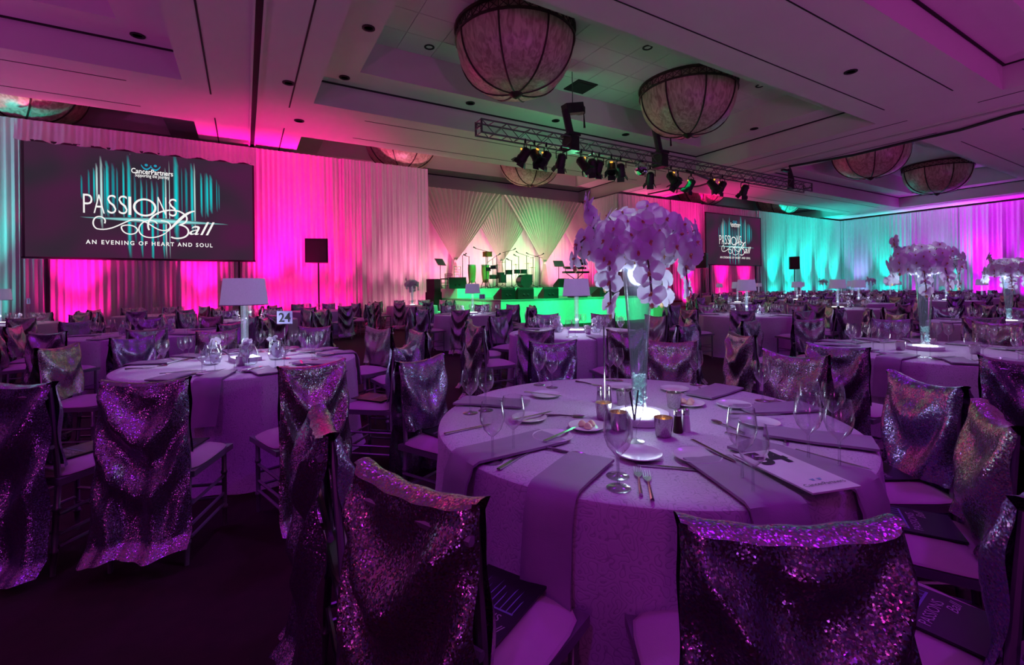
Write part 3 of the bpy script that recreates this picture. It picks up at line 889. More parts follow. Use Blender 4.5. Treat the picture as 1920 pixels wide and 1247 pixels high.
# ------------------------------------------------------------------ stage
SX0, SX1, SY0, SZ = 7.45, 14.7, 13.5, 0.95
RZ = SZ + 0.40
stg = thing('stage', (0, 0, 0), 0, 'raised band stage with smooth skirt washed bright green', 'stage')
MB().box(((SX0 + SX1) / 2, (SY0 + 23.2) / 2, SZ - 0.03), (SX1 - SX0, 23.2 - SY0, 0.06)).build('deck', M_DECK, stg)
MB().box(((SX0 + SX1) / 2, SY0 + .03, (SZ - .06) / 2), (SX1 - SX0, .04, SZ - .06)).build('front_skirt', M_STAGE, stg)
MB().box((SX0 + .03, (SY0 + 23.2) / 2, (SZ - .06) / 2), (.04, 23.2 - SY0, SZ - .06)).build('side_skirt', M_STAGE, stg)
MB().box((SX1 - .03, (SY0 + 23.2) / 2, (SZ - .06) / 2), (.04, 23.2 - SY0, SZ - .06)).build('side_skirt', M_STAGE, stg)
MB().box((17.0, 20.6, RZ / 2), (4.5, 5.2, RZ)).build('side_deck', M_DECK, stg)
MB().box(((SX0 + SX1) / 2 + .05, 20.2, (SZ + RZ) / 2), (SX1 - SX0 - .3, 5.2, RZ - SZ)).build('rear_riser', M_STAGE, stg)
rs = thing('side_riser', (0, 0, 0), 0, 'low riser with beige skirt and red carpet top right of the stage', 'riser')
MB().box((15.7, 14.9, 0.32), (1.9, 2.4, 0.64)).build('riser_skirt', M_BEIGE, rs)
MB().box((15.7, 14.9, 0.67), (1.95, 2.45, 0.06)).build('riser_top', mat('red_riser_carpet', (0.35, 0.02, 0.02), 0.9), rs)

def wedge(x, y, rz, label, z=SZ, s=1.0):
    t = thing('stage_monitor', (x, y, z), rz, label, 'monitor speaker', 'floor monitor wedges on the stage')
    P = [(-.36, -.28, 0), (.36, -.28, 0), (.36, .26, 0), (-.36, .26, 0), (-.36, -.30, .12), (.36, -.30, .12), (.36, .20, .48), (-.36, .20, .48), (.36, .27, .40), (-.36, .27, .40)]
    b = MB().add([(p[0] * s, p[1] * s, p[2] * s) for p in P], [(0, 3, 2, 1), (0, 1, 5, 4), (4, 5, 6, 7), (7, 6, 8, 9), (9, 8, 2, 3), (1, 2, 8, 6, 5), (0, 4, 7, 9, 3)])
    b.build('cabinet', M_BLACK, t)
    MB().add([(p[0] * s, p[1] * s, p[2] * s) for p in [(-.32, -.29, .14), (.32, -.29, .14), (.32, .18, .475), (-.32, .18, .475)]], [(0, 1, 2, 3)]).build('grille', mat('monitor_grille', (0.03, 0.03, 0.03), 0.6, bump=(400, .4)), t)
    tm_ = MB()
    for k in (-.09, .09): tm_.tube([(k * s, .263 * s, .18 * s), (k * s, .29 * s, .20 * s)], 0.05 * s, 8)
    tm_.build('handle', M_BLACKM, t)
for px, y, rz, s, lb in ((859, 18.0, PI - .5, 1.0, 'large wide monitor wedge at the left rear of the stage'), (946, 14.15, PI + .15, .86, 'dark monitor wedge left of centre, left of a close pair'), (981, 14.0, PI - .1, .86, 'monitor wedge at front centre, right of the close pair'),
                      (1028, 14.0, PI - .1, .86, 'monitor wedge alone right of stage centre'), (1083, 14.1, PI, .86, 'monitor wedge behind the middle table lamp'), (1053, 18.3, PI, .9, 'rear monitor wedge near the keyboards'), (1125, 14.6, PI + .2, .8, 'monitor wedge at the right end of the stage')):
    wedge(on_y(px, 545, y).x, y, rz, lb, z=RZ if y > 17.6 else SZ, s=s)

def conga(x, y, label):
    t = thing('conga_drum', (x, y, RZ), 0, label, 'drum', 'pair of conga drums')
    MB().lathe([(0.12, 0.28), (0.16, 0.4), (0.20, 0.75), (0.205, 0.95), (0.185, 1.15)], 16).build('shell', M_CONGA, t, True)
    MB().lathe([(0.19, 1.12), (0.20, 1.14), (0.20, 1.18), (0.01, 1.185)], 16).build('drumhead', M_PAPER, t, True)
    l = MB()
    for k in range(3): l.tube([(0.13 * math.cos(k * 2.1), 0.13 * math.sin(k * 2.1), 0.45), (0.28 * math.cos(k * 2.1), 0.28 * math.sin(k * 2.1), 0)], 0.018, 5)
    l.build('stand', M_BLACKM, t)
conga(9.75, 20.6, 'left conga drum, green lit'); conga(10.45, 20.5, 'right conga drum, green lit')
def mic_stand(x, y, hgt, rz, label, boom=0.5):
    t = thing('microphone_stand', (x, y, RZ), rz, label, 'stand', 'microphone stands on stage')
    l = MB()
    for k in range(3): l.tube([(0, 0, 0.12), (0.3 * math.cos(k * 2.1), 0.3 * math.sin(k * 2.1), 0.01)], 0.012, 5)
    l.build('tripod_base', M_BLACKM, t)
    MB().tube([(0, 0, 0.05), (0, 0, hgt)], 0.016, 6).build('pole', M_BLACKM, t)
    e = (boom, 0, hgt + boom * 0.25)
    MB().tube([(-boom * .3, 0, hgt - boom * .08), e], 0.012, 5).build('boom', M_BLACKM, t)
    MB().tube([e, (e[0] + .09, 0, e[2] + .05), (e[0] + .14, 0, e[2] + .08)], [0.02, 0.025, 0.04], 8).build('microphone', M_BLACK, t, True)
for k, (px, Y_, hgt, rz, bm) in enumerate(((868, 19.8, 1.55, .5, .15), (880, 19.6, 1.5, 2.6, .12), (912, 19.2, 1.75, 2.8, .45), (932, 18.6, 1.5, .3, .1), (960, 19.5, 1.35, 2.5, .12), (973, 20.6, 1.65, 2.6, .12), (988, 20.5, 1.7, PI, .5), (1000, 20.2, 1.6, 0, .55), (1012, 20.6, 1.65, 2.9, .6), (948, 21.0, 1.9, 0, .5))):
    q = on_y(px, 545, Y_)
    mic_stand(q.x, Y_, hgt, rz, 'slim black microphone stand on stage, %s from the left' % ords[k], bm)
def music_stand(px, Y_, label, rz):
    q = on_y(px, 545, Y_)
    t = thing('music_stand', (q.x, Y_, RZ), rz, label, 'music stand', 'music stands on stage')
    l = MB()
    for k in range(3): l.tube([(0, 0, 0.15), (0.28 * math.cos(k * 2.1), 0.28 * math.sin(k * 2.1), 0.01)], 0.012, 5)
    l.build('tripod_base', M_BLACKM, t)
    MB().tube([(0, 0, 0.1), (0, 0, 1.12)], 0.015, 6).build('pole', M_BLACKM, t)
    MB().box((0, 0, 1.25), (0.55, 0.03, 0.36), m=Matrix.Rotation(R(-35), 3, 'X')).box((0, -.12, 1.09), (0.55, .06, .02)).build('desk', mat('music_stand_desk', (.25, .10, .18), .5), t)
music_stand(826, 20.0, 'music stand with tilted desk at the far left of the stage', 0.5)
music_stand(1048, 19.5, 'music stand left of the keyboards', -.2)
def plain_chair(px, Y_, m, label, rz, h=1.0):
    q = on_y(px, 545, Y_)
    t = thing('stage_chair', (q.x, Y_, RZ), rz, label, 'chair', 'chairs on the stage')
    for sx in (-.19, .19):
        MB().tube([(sx, -.19, 0), (sx, -.19, h)], .016, 6).build('leg', m, t)
        MB().tube([(sx, .19, 0), (sx, .19, .45)], .016, 6).build('leg', m, t)
    MB().box((0, 0, .46), (.42, .42, .05)).build('seat', m, t)
    for z in (.15, .28): MB().tube([(-.19, .19, z), (.19, .19, z)], .01, 5).tube([(-.19, -.19, z), (-.19, .19, z)], .01, 5).tube([(.19, -.19, z), (.19, .19, z)], .01, 5).build('stretcher', m, t)
    for z in (.62, .74, .86, .98): MB().tube([(-.19, -.19, z * h), (.19, -.19, z * h)], .013, 5).build('back_rail', m, t)
M_WCH = mat('white_chiavari_paint', (0.8, 0.8, 0.78), 0.4)
plain_chair(853, 19.0, M_WCH, 'white open-back chair in front of the conga drums', .3)
plain_chair(838, 20.0, M_BLACKM, 'dark stool-like chair beside the left music stand', .1, .7)
plain_chair(1092, 20.4, M_WCH, 'white open-back chair behind the keyboards', PI)
def drum(par, x, y, z, r, h, axis='Z', m=M_DRUM):
    b = MB().lathe([(r, -h / 2), (r + .01, -h / 2), (r + .01, -h / 2 + .03), (r, -h / 2 + .03), (r, h / 2 - .03), (r + .01, h / 2 - .03), (r + .01, h / 2), (r - .02, h / 2)], 18)
    if axis == 'Y': b.v = [(v[0], v[2], v[1]) for v in b.v]
    b.v = [(v[0] + x, v[1] + y, v[2] + z) for v in b.v]
    return b.build('drum', m, par, True)
q = on_y(968, 545, 19.6)
kit = thing('drum_kit', (q.x, 19.6, RZ), 0, 'drum kit at the centre of the stage', 'drum kit')
drum(kit, .35, -.2, .34, .33, .45, 'Y')
for x, y, z, r, h in ((-.35, .1, .78, .17, .22), (.15, .15, .82, .16, .2), (.55, .15, .82, .18, .22), (-.75, .25, .62, .2, .3), (.95, .35, .48, .22, .4), (-.9, -.2, .45, .2, .4), (-1.2, .2, .55, .18, .2)): drum(kit, x, y, z, r, h)
for x, y, z in ((-.9, .3, 1.15), (.9, .3, 1.25), (-.5, .5, 1.3), (.35, .6, 1.2), (1.2, .4, 1.05)):
    MB().lathe([(0.22, -.01), (0.05, .01), (0.02, .03)], 16, (x, y, z)).build('cymbal', M_CYMB, kit, True)
    MB().tube([(x, y, z), (x, y, .1)], .012, 5).tube([(x, y, .2), (x + .25, y - .1, 0)], .01, 4).tube([(x, y, .2), (x - .25, y - .1, 0)], .01, 4).build('cymbal_stand', M_BLACKM, kit)
q = on_y(908, 545, 21.0)
pk = thing('percussion_rack', (q.x, 20.6, RZ), 0, 'percussion rack with orange hand drum on a tall stand', 'percussion')
drum(pk, 0, 0, 1.72, .24, .24, m=M_WOODOR); drum(pk, -.1, -.2, .95, .16, .18); drum(pk, .2, -.25, 1.05, .15, .18)
MB().tube([(0, 0, 0), (0, 0, 1.6)], .018, 6).tube([(.3, 0, 0), (.3, 0, 1.5)], .014, 6).tube([(0, 0, 1.3), (.55, .1, 1.65)], .012, 5).build('rack_pole', M_BLACKM, pk)
MB().lathe([(0.2, -.01), (0.05, .01), (0.02, .03)], 16, (-.1, .2, 1.15)).build('cymbal', M_CYMB, pk, True)
q = on_y(1080, 545, 19.0)
kb = thing('keyboard_rig', (q.x, 19.0, RZ), -.2, 'two-tier keyboard stand at the right of the stage', 'keyboard')
MB().box((0, 0, .78), (1.4, .35, .10)).build('lower_keyboard', M_BLACK, kb)
MB().box((0, .12, 1.02), (1.2, .32, .09), m=Matrix.Rotation(R(12), 3, 'X')).build('upper_keyboard', M_BLACK, kb)
MB().tube([(-.5, -.15, 0), (.5, .15, .75)], .02, 6).tube([(.5, -.15, 0), (-.5, .15, .75)], .02, 6).tube([(-.5, .2, .75), (-.5, .2, 1.0)], .02, 6).tube([(.5, .2, .75), (.5, .2, 1.0)], .02, 6).build('stand', M_BLACKM, kb)
MB().box((.35, .3, 1.33), (.75, .08, .32)).build('monitor_back', M_BLACK, kb)
q = on_y(1135, 545, 20.0)
am = thing('amplifier_stack', (q.x, 20.0, RZ), 0.1, 'dark amplifier stack behind the orchid spray', 'amplifier')
MB().box((0, 0, .3), (.7, .4, .6)).build('cabinet', M_BLACK, am)
MB().box((0, 0, .73), (.62, .36, .24)).build('amp_head', mat('amp_red', (.35, .03, .05), .5), am)
# loudspeakers on poles
def pole_speaker(px, Y_, ztop, lb1, lb2, rz, s=1.0, stand=True):
    q = on_y(px, 480, Y_)
    sp = thing('pole_speaker', (q.x, Y_, ztop - 0.92 * s), rz, lb1, 'loudspeaker', 'loudspeakers on poles')
    P = [(-.42, -.30), (.42, -.30), (.28, .32), (-.28, .32)]
    b = MB().add([(x * s, y * s, 0) for x, y in P] + [(x * s, y * s, .92 * s) for x, y in P], [(3, 2, 1, 0), (4, 5, 6, 7), (0, 1, 5, 4), (1, 2, 6, 5), (2, 3, 7, 6), (3, 0, 4, 7)])
    b.build('cabinet', M_BLACK, sp)
    MB().box((0, -.305 * s, .46 * s), (.74 * s, .015, .82 * s)).build('grille', mat('monitor_grille', (0, 0, 0)), sp)
    t = thing('speaker_stand', (q.x, Y_, 0), 0, lb2, 'speaker stand', 'poles under the loudspeakers')
    MB().tube([(0, 0, 0.2), (0, 0, ztop - .92 * s)], .03, 8).build('pole', M_BLACKM, t)
    for k in range(3): MB().tube([(0, 0, .6), (.5 * math.cos(k * 2.1), .5 * math.sin(k * 2.1), .01)], .018, 6).build('leg', M_BLACKM, t)
pole_speaker(597, 19.3, 3.35, 'square black loudspeaker on a pole before the bright magenta drape', 'slim black pole stand before the bright magenta drape', -.35)
pole_speaker(1316, 18.6, 3.35, 'black loudspeaker overlapping the left edge of the small screen', 'black pole stand left of the small screen', .5)
pole_speaker(1489, 18.8, 3.4, 'black loudspeaker on a pole before the teal drape', 'black pole stand before the teal drape', .6)
q = on_y(811, 545, 18.2)
ss = thing('side_fill_speaker', (7.1, 18.9, 0), .5, 'upright dark speaker cabinet beside the left end of the stage', 'loudspeaker')
MB().box((0, 0, .62), (.5, .5, 1.2)).build('base_cabinet', M_BLACK, ss); MB().box((0, 0, 1.5), (.42, .45, .56)).build('top_cabinet', M_BLACK, ss)
sb = thing('subwoofer', (18.6, 17.2, 0), 0, 'black subwoofer cabinet on the floor right of the stage', 'loudspeaker')
MB().box((0, 0, .5), (1.3, .7, 1.0)).build('cabinet', M_BLACK, sb); MB().box((0, -.36, .5), (1.2, .02, .9)).build('grille', mat('monitor_grille', (0, 0, 0)), sb)

# ------------------------------------------------------------------ chairs with sequin covers
def cover_mesh(seed, m):
    r_ = random.Random(seed)
    ph, ph2, lam = r_.uniform(2.2, 4.0), r_.uniform(0, 6.28), r_.uniform(0.26, 0.36)
    dip, skew, hem = r_.uniform(0.24, 0.36), r_.uniform(-.10, .10), r_.uniform(0.05, 0.16)
    sagt = r_.uniform(0.02, 0.04)
    mb = MB()
    nx_ = 34
    nf, nt_, nb_ = 16, 5, 56
    NV = nf + nt_ + nb_
    def fn(u, v):
        s = u * 2 - 1
        ztop = 0.922 - sagt * (1 - s * s) - 0.012 * abs(s) * 0
        k = v * NV
        e = max(0, (abs(s) - .82) / .18)
        if k <= nf:                                   # front drop
            t = 1 - k / nf
            zb = 0.53 + 0.05 * s * skew * 4
            z = ztop - 0.015 + (zb - ztop) * t
            x = s * (0.192 - 0.012 * t)
            lv = (z + dip * .8 * (1 - s * s)) / lam
            y = 0.012 - 0.03 * (1 - t) + 0.035 + 0.045 * smooth01(t * 3) * (0.5 + 0.5 * math.cos(2 * PI * lv + ph2)) * (1 - s * s * .6) - .03 * e * e
        elif k < nf + nt_:
            t = (k - nf) / nt_
            y = 0.017 - 0.075 * t
            z = ztop + 0.012 * math.sin(PI * t)
            x = s * 0.194
        else:
            t = (k - nf - nt_) / nb_
            zb = hem + 0.03 * s * skew * 3 + 0.012 * math.sin(s * 5 + ph)
            z = ztop + (zb - ztop) * t
            x = s * (0.194 + 0.016 * t + 0.02 * t * t) + 0.02 * skew * t
            lv = (z + (dip + skew * s) * (1 - s * s)) / lam
            A = 0.060 * smooth01(t / 0.10) * (1 - 0.75 * smooth01((t - .35) / .5)) * (1 - .55 * s * s)
            sw = (0.5 + 0.5 * math.cos(2 * PI * lv + ph)) ** 1.3
            vf = 0.016 * t * math.sin(s * 7 + ph2) + 0.008 * math.sin(s * 15 + ph) * t
            y = -0.058 - 0.055 * t ** 1.4 - A * sw - vf + 0.028 * e * e * (1 - .3 * t)
            if t > 0.93: y -= 0.05 * (t - .93) / .07       # hem kicks out
        wob = 0.003 * math.sin(13 * s + 21 * v + ph)
        return (x, y + wob, z)
    mb.grid(fn, nx_, NV)
    return mb.mesh('sequin_cover', m, True)
COVERS = [cover_mesh(40 + k, M_SEQ[k % 3]) for k in range(6)]
def leg_m(front):
    if front: pts = [(0, 0, z) for z in (0, .1, .105, .115, .12, .3, .305, .315, .32, .44)]
    else: pts = [(0, -.015 + .03 * (z / .45 if z < .45 else 1) - (.03 * (z - .45) / .45 if z > .45 else 0), z) for z in (0, .1, .105, .115, .12, .3, .305, .315, .32, .45, .60, .90)]
    rr = [.011, .0135, .018, .018, .0135, .0135, .018, .018, .0135, .013] + ([] if front else [.012, .009])
    return MB().tube(pts, rr, 8).mesh('leg', M_FRAME, True)
LEG_F, LEG_R = leg_m(True), leg_m(False)
ST_SIDE = MB().tube([(0, 0, 0), (0, .36, 0)], .009, 6).mesh('stretcher', M_FRAME, True)
ST_FR = MB().tube([(-.18, 0, 0), (.18, 0, 0)], .009, 6).mesh('stretcher', M_FRAME, True)
SEATF = MB()
SEATF.add([(-.205, -.01, .43), (.205, -.01, .43), (.215, .405, .43), (-.215, .405, .43), (-.205, -.01, .46), (.205, -.01, .46), (.215, .405, .46), (-.215, .405, .46)], [(3, 2, 1, 0), (4, 5, 6, 7), (0, 1, 5, 4), (1, 2, 6, 5), (2, 3, 7, 6), (3, 0, 4, 7)])
SEATF = SEATF.mesh('seat_frame', M_FRAME)
def cushion():
    def fn(u, v):
        s, t = u * 2 - 1, v * 2 - 1
        q = max(abs(s), abs(t))
        rr = (abs(s) ** 5 + abs(t) ** 5) ** .2
        k = q / rr if rr > 1e-6 else 1
        x, y = s * k * .205, .20 + t * k * .205
        z = .505 - .035 * q ** 4
        return (x, y, z)
    mb = MB().grid(fn, 10, 10)
    def fs(u, v):
        a = 2 * PI * u
        c, s_ = math.cos(a), math.sin(a)
        rr = (abs(c) ** 5 + abs(s_) ** 5) ** .2
        b = (0.205 + .006 * math.sin(PI * v))
        return (c / rr * b, .20 + s_ / rr * b, .472 - .012 * v)
    mb.grid(fs, 28, 2)
    return mb.mesh('seat_cushion', M_CUSH, True)
CUSH = cushion()
BACKR = MB().tube([(-.19, -.025, 0), (.19, -.025, 0)], .011, 6).mesh('back_rail', M_FRAME, True)
FARFRAME = MB()
for sx in (-.18, .18):
    FARFRAME.tube([(sx, .37, 0), (sx, .37, .44)], .013, 4).tube([(sx, -.01, 0), (sx, .015, .45), (sx, -.06, .9)], .013, 4)
    for z in (.14, .26): FARFRAME.tube([(sx, 0, z), (sx, .37, z)], .009, 4)
FARFRAME.tube([(-.18, .37, .2), (.18, .37, .2)], .009, 4)
FARFRAME.box((0, .2, .445), (.42, .41, .03))
FARFRAME = FARFRAME.mesh('frame', M_FRAME)
CG = 'banquet chairs with sequin covers'
def chair(x, y, face, label, near, cov):
    c = thing('banquet_chair', (x, y, 0), face - PI / 2, label, 'chair', CG)
    if near:
        for sx in (-.18, .18):
            obj('leg', LEG_F, c, (sx, .37, 0)); obj('leg', LEG_R, c, (sx * .93, 0, 0))
            for z in (.13, .19, .29): obj('stretcher', ST_SIDE, c, (sx, .005, z))
        for z in (.16, .24): obj('stretcher', ST_FR, c, (0, .37, z))
        obj('stretcher', ST_FR, c, (0, 0, .2))
        obj('back_rail', BACKR, c, (0, 0, .62)); obj('back_rail', BACKR, c, (0, -.025, .86))
        obj('seat_frame', SEATF, c)
    else: obj('frame', FARFRAME, c)
    obj('seat_cushion', CUSH, c)
    obj('sequin_cover', COVERS[cov % len(COVERS)], c)
    return c

# ------------------------------------------------------------------ tables
TR_, TH_ = 0.885, 0.76
def cloth_mesh(seed, seg=120):
    r_ = random.Random(seed)
    ph = [r_.uniform(0, 6.28) for _ in range(4)]
    mb = MB()
    prof = [(0.0, .0, 0), (.3, 0, 0), (.6, 0, 0), (.82, 0, 0), (.868, -.002, 0), (.880, -.008, 0), (TR_, -.022, .02), (TR_ + .006, -.10, .25), (TR_ + .015, -.22, .55), (TR_ + .02, -.38, .8), (TR_ + .03, -.55, 1), (TR_ + .045, -.70, 1.1), (TR_ + .07, -.757, 1.2)]
    def fn(u, v):
        i = round(v * (len(prof) - 1))
        r, dz, k = prof[i]
        a = 2 * PI * u
        f = math.sin(a * 11 + ph[0] + .8 * math.sin(a * 3 + ph[1])) * .028 + math.sin(a * 19 + ph[2]) * .010
        r = max(.001, r + k * (f - .012))
        return (r * math.cos(a), r * math.sin(a), TH_ + dz)
    mb.grid(fn, seg, len(prof) - 1)
    me = mb.mesh('tablecloth', M_CLOTH, True)
    return me
CLOTHS = [cloth_mesh(5), cloth_mesh(6), cloth_mesh(8)]
TOPM = MB().lathe([(.87, -.035), (.875, -.03), (.875, -.012), (.87, -.008)], 40, (0, 0, TH_)).mesh('tabletop', M_BEIGE)
POSTM = MB().lathe([(.30, 0), (.30, .03), (.05, .06), (.045, .70), (.25, .72)], 16).mesh('pedestal', M_BLACKM)

def wineglass_mesh(h=.205, seg=14):
    k = h / .205
    prof = [(.036, 0), (.036, .002), (.012, .006), (.0045, .014), (.0038, .05), (.0042, .085), (.014, .094), (.031, .112), (.041, .138), (.0425, .155), (.039, .185), (.035, .205)]
    return MB().lathe([(r * (.92 + .08 * k), z * k) for r, z in prof], seg, cap1=False).mesh('wine_glass', M_GLASS, True)
WG = wineglass_mesh()
WGL = wineglass_mesh(.225)
FLUTE = MB().lathe([(.036, 0), (.036, .002), (.01, .006), (.006, .02), (.010, .05), (.007, .06), (.02, .075), (.034, .12), (.037, .17), (.036, .205)], 14, cap1=False).mesh('flared_goblet', M_GLASS, True)
PLATE = MB().lathe([(.04, 0), (.045, .004), (.062, .007), (.078, .015), (.080, .016), (.078, .018), (.060, .010), (.045, .008), (.002, .008)], 24).mesh('bread_plate', M_CHINA, True)
def knife_mesh():
    mb = MB()
    mb.add([(-.007, -.11, .001), (.007, -.11, .001), (.006, .0, .001), (-.006, .0, .001), (-.007, -.11, .006), (.007, -.11, .006), (.006, .0, .005), (-.006, .0, .005)], [(3, 2, 1, 0), (4, 5, 6, 7), (0, 1, 5, 4), (1, 2, 6, 5), (2, 3, 7, 6), (3, 0, 4, 7)])
    mb.add([(-.006, 0, .002), (.006, 0, .002), (.010, .06, .003), (.002, .115, .003), (-.006, .10, .003), (-.006, 0, .005), (.006, 0, .005), (.010, .06, .0045), (.002, .115, .004), (-.006, .10, .0045)], [(4, 3, 2, 1, 0), (5, 6, 7, 8, 9), (0, 1, 6, 5), (1, 2, 7, 6), (2, 3, 8, 7), (3, 4, 9, 8), (4, 0, 5, 9)])
    return mb.mesh('table_knife', M_STEEL)
def fork_mesh():
    mb = MB()
    mb.tube([(0, -.10, .004), (0, -.03, .006), (0, .02, .004)], [.006, .004, .0035], 6)
    mb.add([(-.004, .02, .002), (.004, .02, .002), (.012, .045, .002), (.012, .06, .002), (-.012, .06, .002), (-.012, .045, .002), (-.004, .02, .006), (.004, .02, .006), (.012, .045, .005), (.012, .06, .005), (-.012, .06, .005), (-.012, .045, .005)], [(5, 4, 3, 2, 1, 0), (6, 7, 8, 9, 10, 11), (0, 1, 7, 6), (1, 2, 8, 7), (2, 3, 9, 8), (3, 4, 10, 9), (4, 5, 11, 10), (5, 0, 6, 11)])
    for x in (-.0103, -.0035, .0035, .0103): mb.tube([(x, .058, .0035), (x, .085, .006), (x, .10, .008)], [.0018, .0016, .0008], 4)
    return mb.mesh('dinner_fork', M_STEEL, True)
def spoon_mesh():
    mb = MB()
    mb.tube([(0, -.10, .004), (0, -.02, .007), (0, .035, .005)], [.006, .004, .003], 6)
    def fn(u, v):
        a, r = 2 * PI * u, v
        return (.017 * r * math.cos(a), .062 + .030 * r * math.sin(a), .002 + .005 * r * r)
    mb.grid(fn, 14, 4)
    return mb.mesh('soup_spoon', M_STEEL, True)
KN, FK, SP = knife_mesh(), fork_mesh(), spoon_mesh()
def napkin_mesh(r0, hang, wd=.16, seed=0):
    r_ = random.Random(seed)
    path = []
    n1, n2 = 8, 9
    for i in range(n1 + 1): path.append((r0 + (TR_ - .01 - r0) * i / n1, TH_ + .006))
    if hang:
        path += [(TR_ + .012, TH_ - .004), (TR_ + .022, TH_ - .03)]
        for i in range(1, n2 + 1): path.append((TR_ + .030 + .02 * i / n2, TH_ - .03 - hang * i / n2))
    mb = MB()
    N = len(path) - 1
    def fn(off):
        def g(u, v):
            r, z = path[round(v * N)]
            s = (u - .5) * wd * (1 + .06 * math.sin(v * 3 + seed))
            down = 1 if z < TH_ - .02 else 0
            wv = .004 * math.sin(u * 7 + v * 5 + seed)
            return (r + (off + wv) * down, s + .02 * math.sin(v * 2 + seed), z + (off + .6 * abs(wv)) * (1 - down))
        return g
    mb.grid(fn(.0), 6, N)
    mb.grid(fn(.009), 6, N)
    n = 7
    o2 = n * (N + 1)
    side = []
    for j in range(N):
        side.append((j * n, (j + 1) * n, o2 + (j + 1) * n, o2 + j * n)); side.append((j * n + 6, o2 + j * n + 6, o2 + (j + 1) * n + 6, (j + 1) * n + 6))
    for i in range(6):
        side.append((i, o2 + i, o2 + i + 1, i + 1)); side.append((N * n + i, N * n + i + 1, o2 + N * n + i + 1, o2 + N * n + i))
    mb.f += side; mb.mi += [0] * len(side)
    return mb.mesh('napkin', M_NAPKIN, True)
NAP_H = [napkin_mesh(.56, .26, seed=1), napkin_mesh(.50, .22, seed=2), napkin_mesh(.60, .30, seed=3)]
NAP_F = [napkin_mesh(.52, 0, seed=4)]

def petal(mb, ang, L, Wd, cup, z0=0.0):
    c, s = math.cos(ang), math.sin(ang)
    def fn(u, v):
        t = v
        half = Wd * math.sin(PI * min(.97, t * .92 + .05)) ** .7
        a = (u - .5) * 2 * half
        l = t * L
        z = z0 + cup * t * t + .18 * abs(u - .5) * Wd * 1.4
        return (l * c - a * s, l * s + a * c, z)
    mb.grid(fn, 2, 4)
def orchid_mesh(seed):
    r_ = random.Random(seed)
    mb = MB()
    petal(mb, 0.12, .052, .036, r_.uniform(-.012, .006)); petal(mb, PI - .12, .052, .036, r_.uniform(-.012, .006))
    for a in (PI / 2, -PI / 2 - .65, -PI / 2 + .65): petal(mb, a, .047, .019, -.01, -.004)
    mb.cur = 1
    petal(mb, -PI / 2, .015, .006, .010, .004)
    mb.lathe([(.004, 0), (.005, .006), (.002, .010)], 6, (0, 0, .003))
    mb.cur = 0
    return mb.mesh('orchid_flower', [M_PETAL, M_LIP], True)
ORCH = [orchid_mesh(k) for k in range(3)]
BUD = MB().lathe([(.002, -.014), (.010, -.004), (.009, .006), (.002, .014)], 7).mesh('orchid_bud', M_LIP, True)
def flower(par, p, d, sc, k):
    q = Vector(d).normalized().to_track_quat('Z', 'Y') @ Matrix.Rotation(rnd.uniform(-.5, .5), 3, 'Z').to_quaternion()
    return obj('orchid_flower', ORCH[k % 3], par, p, rot=q.to_euler(), scale=sc)
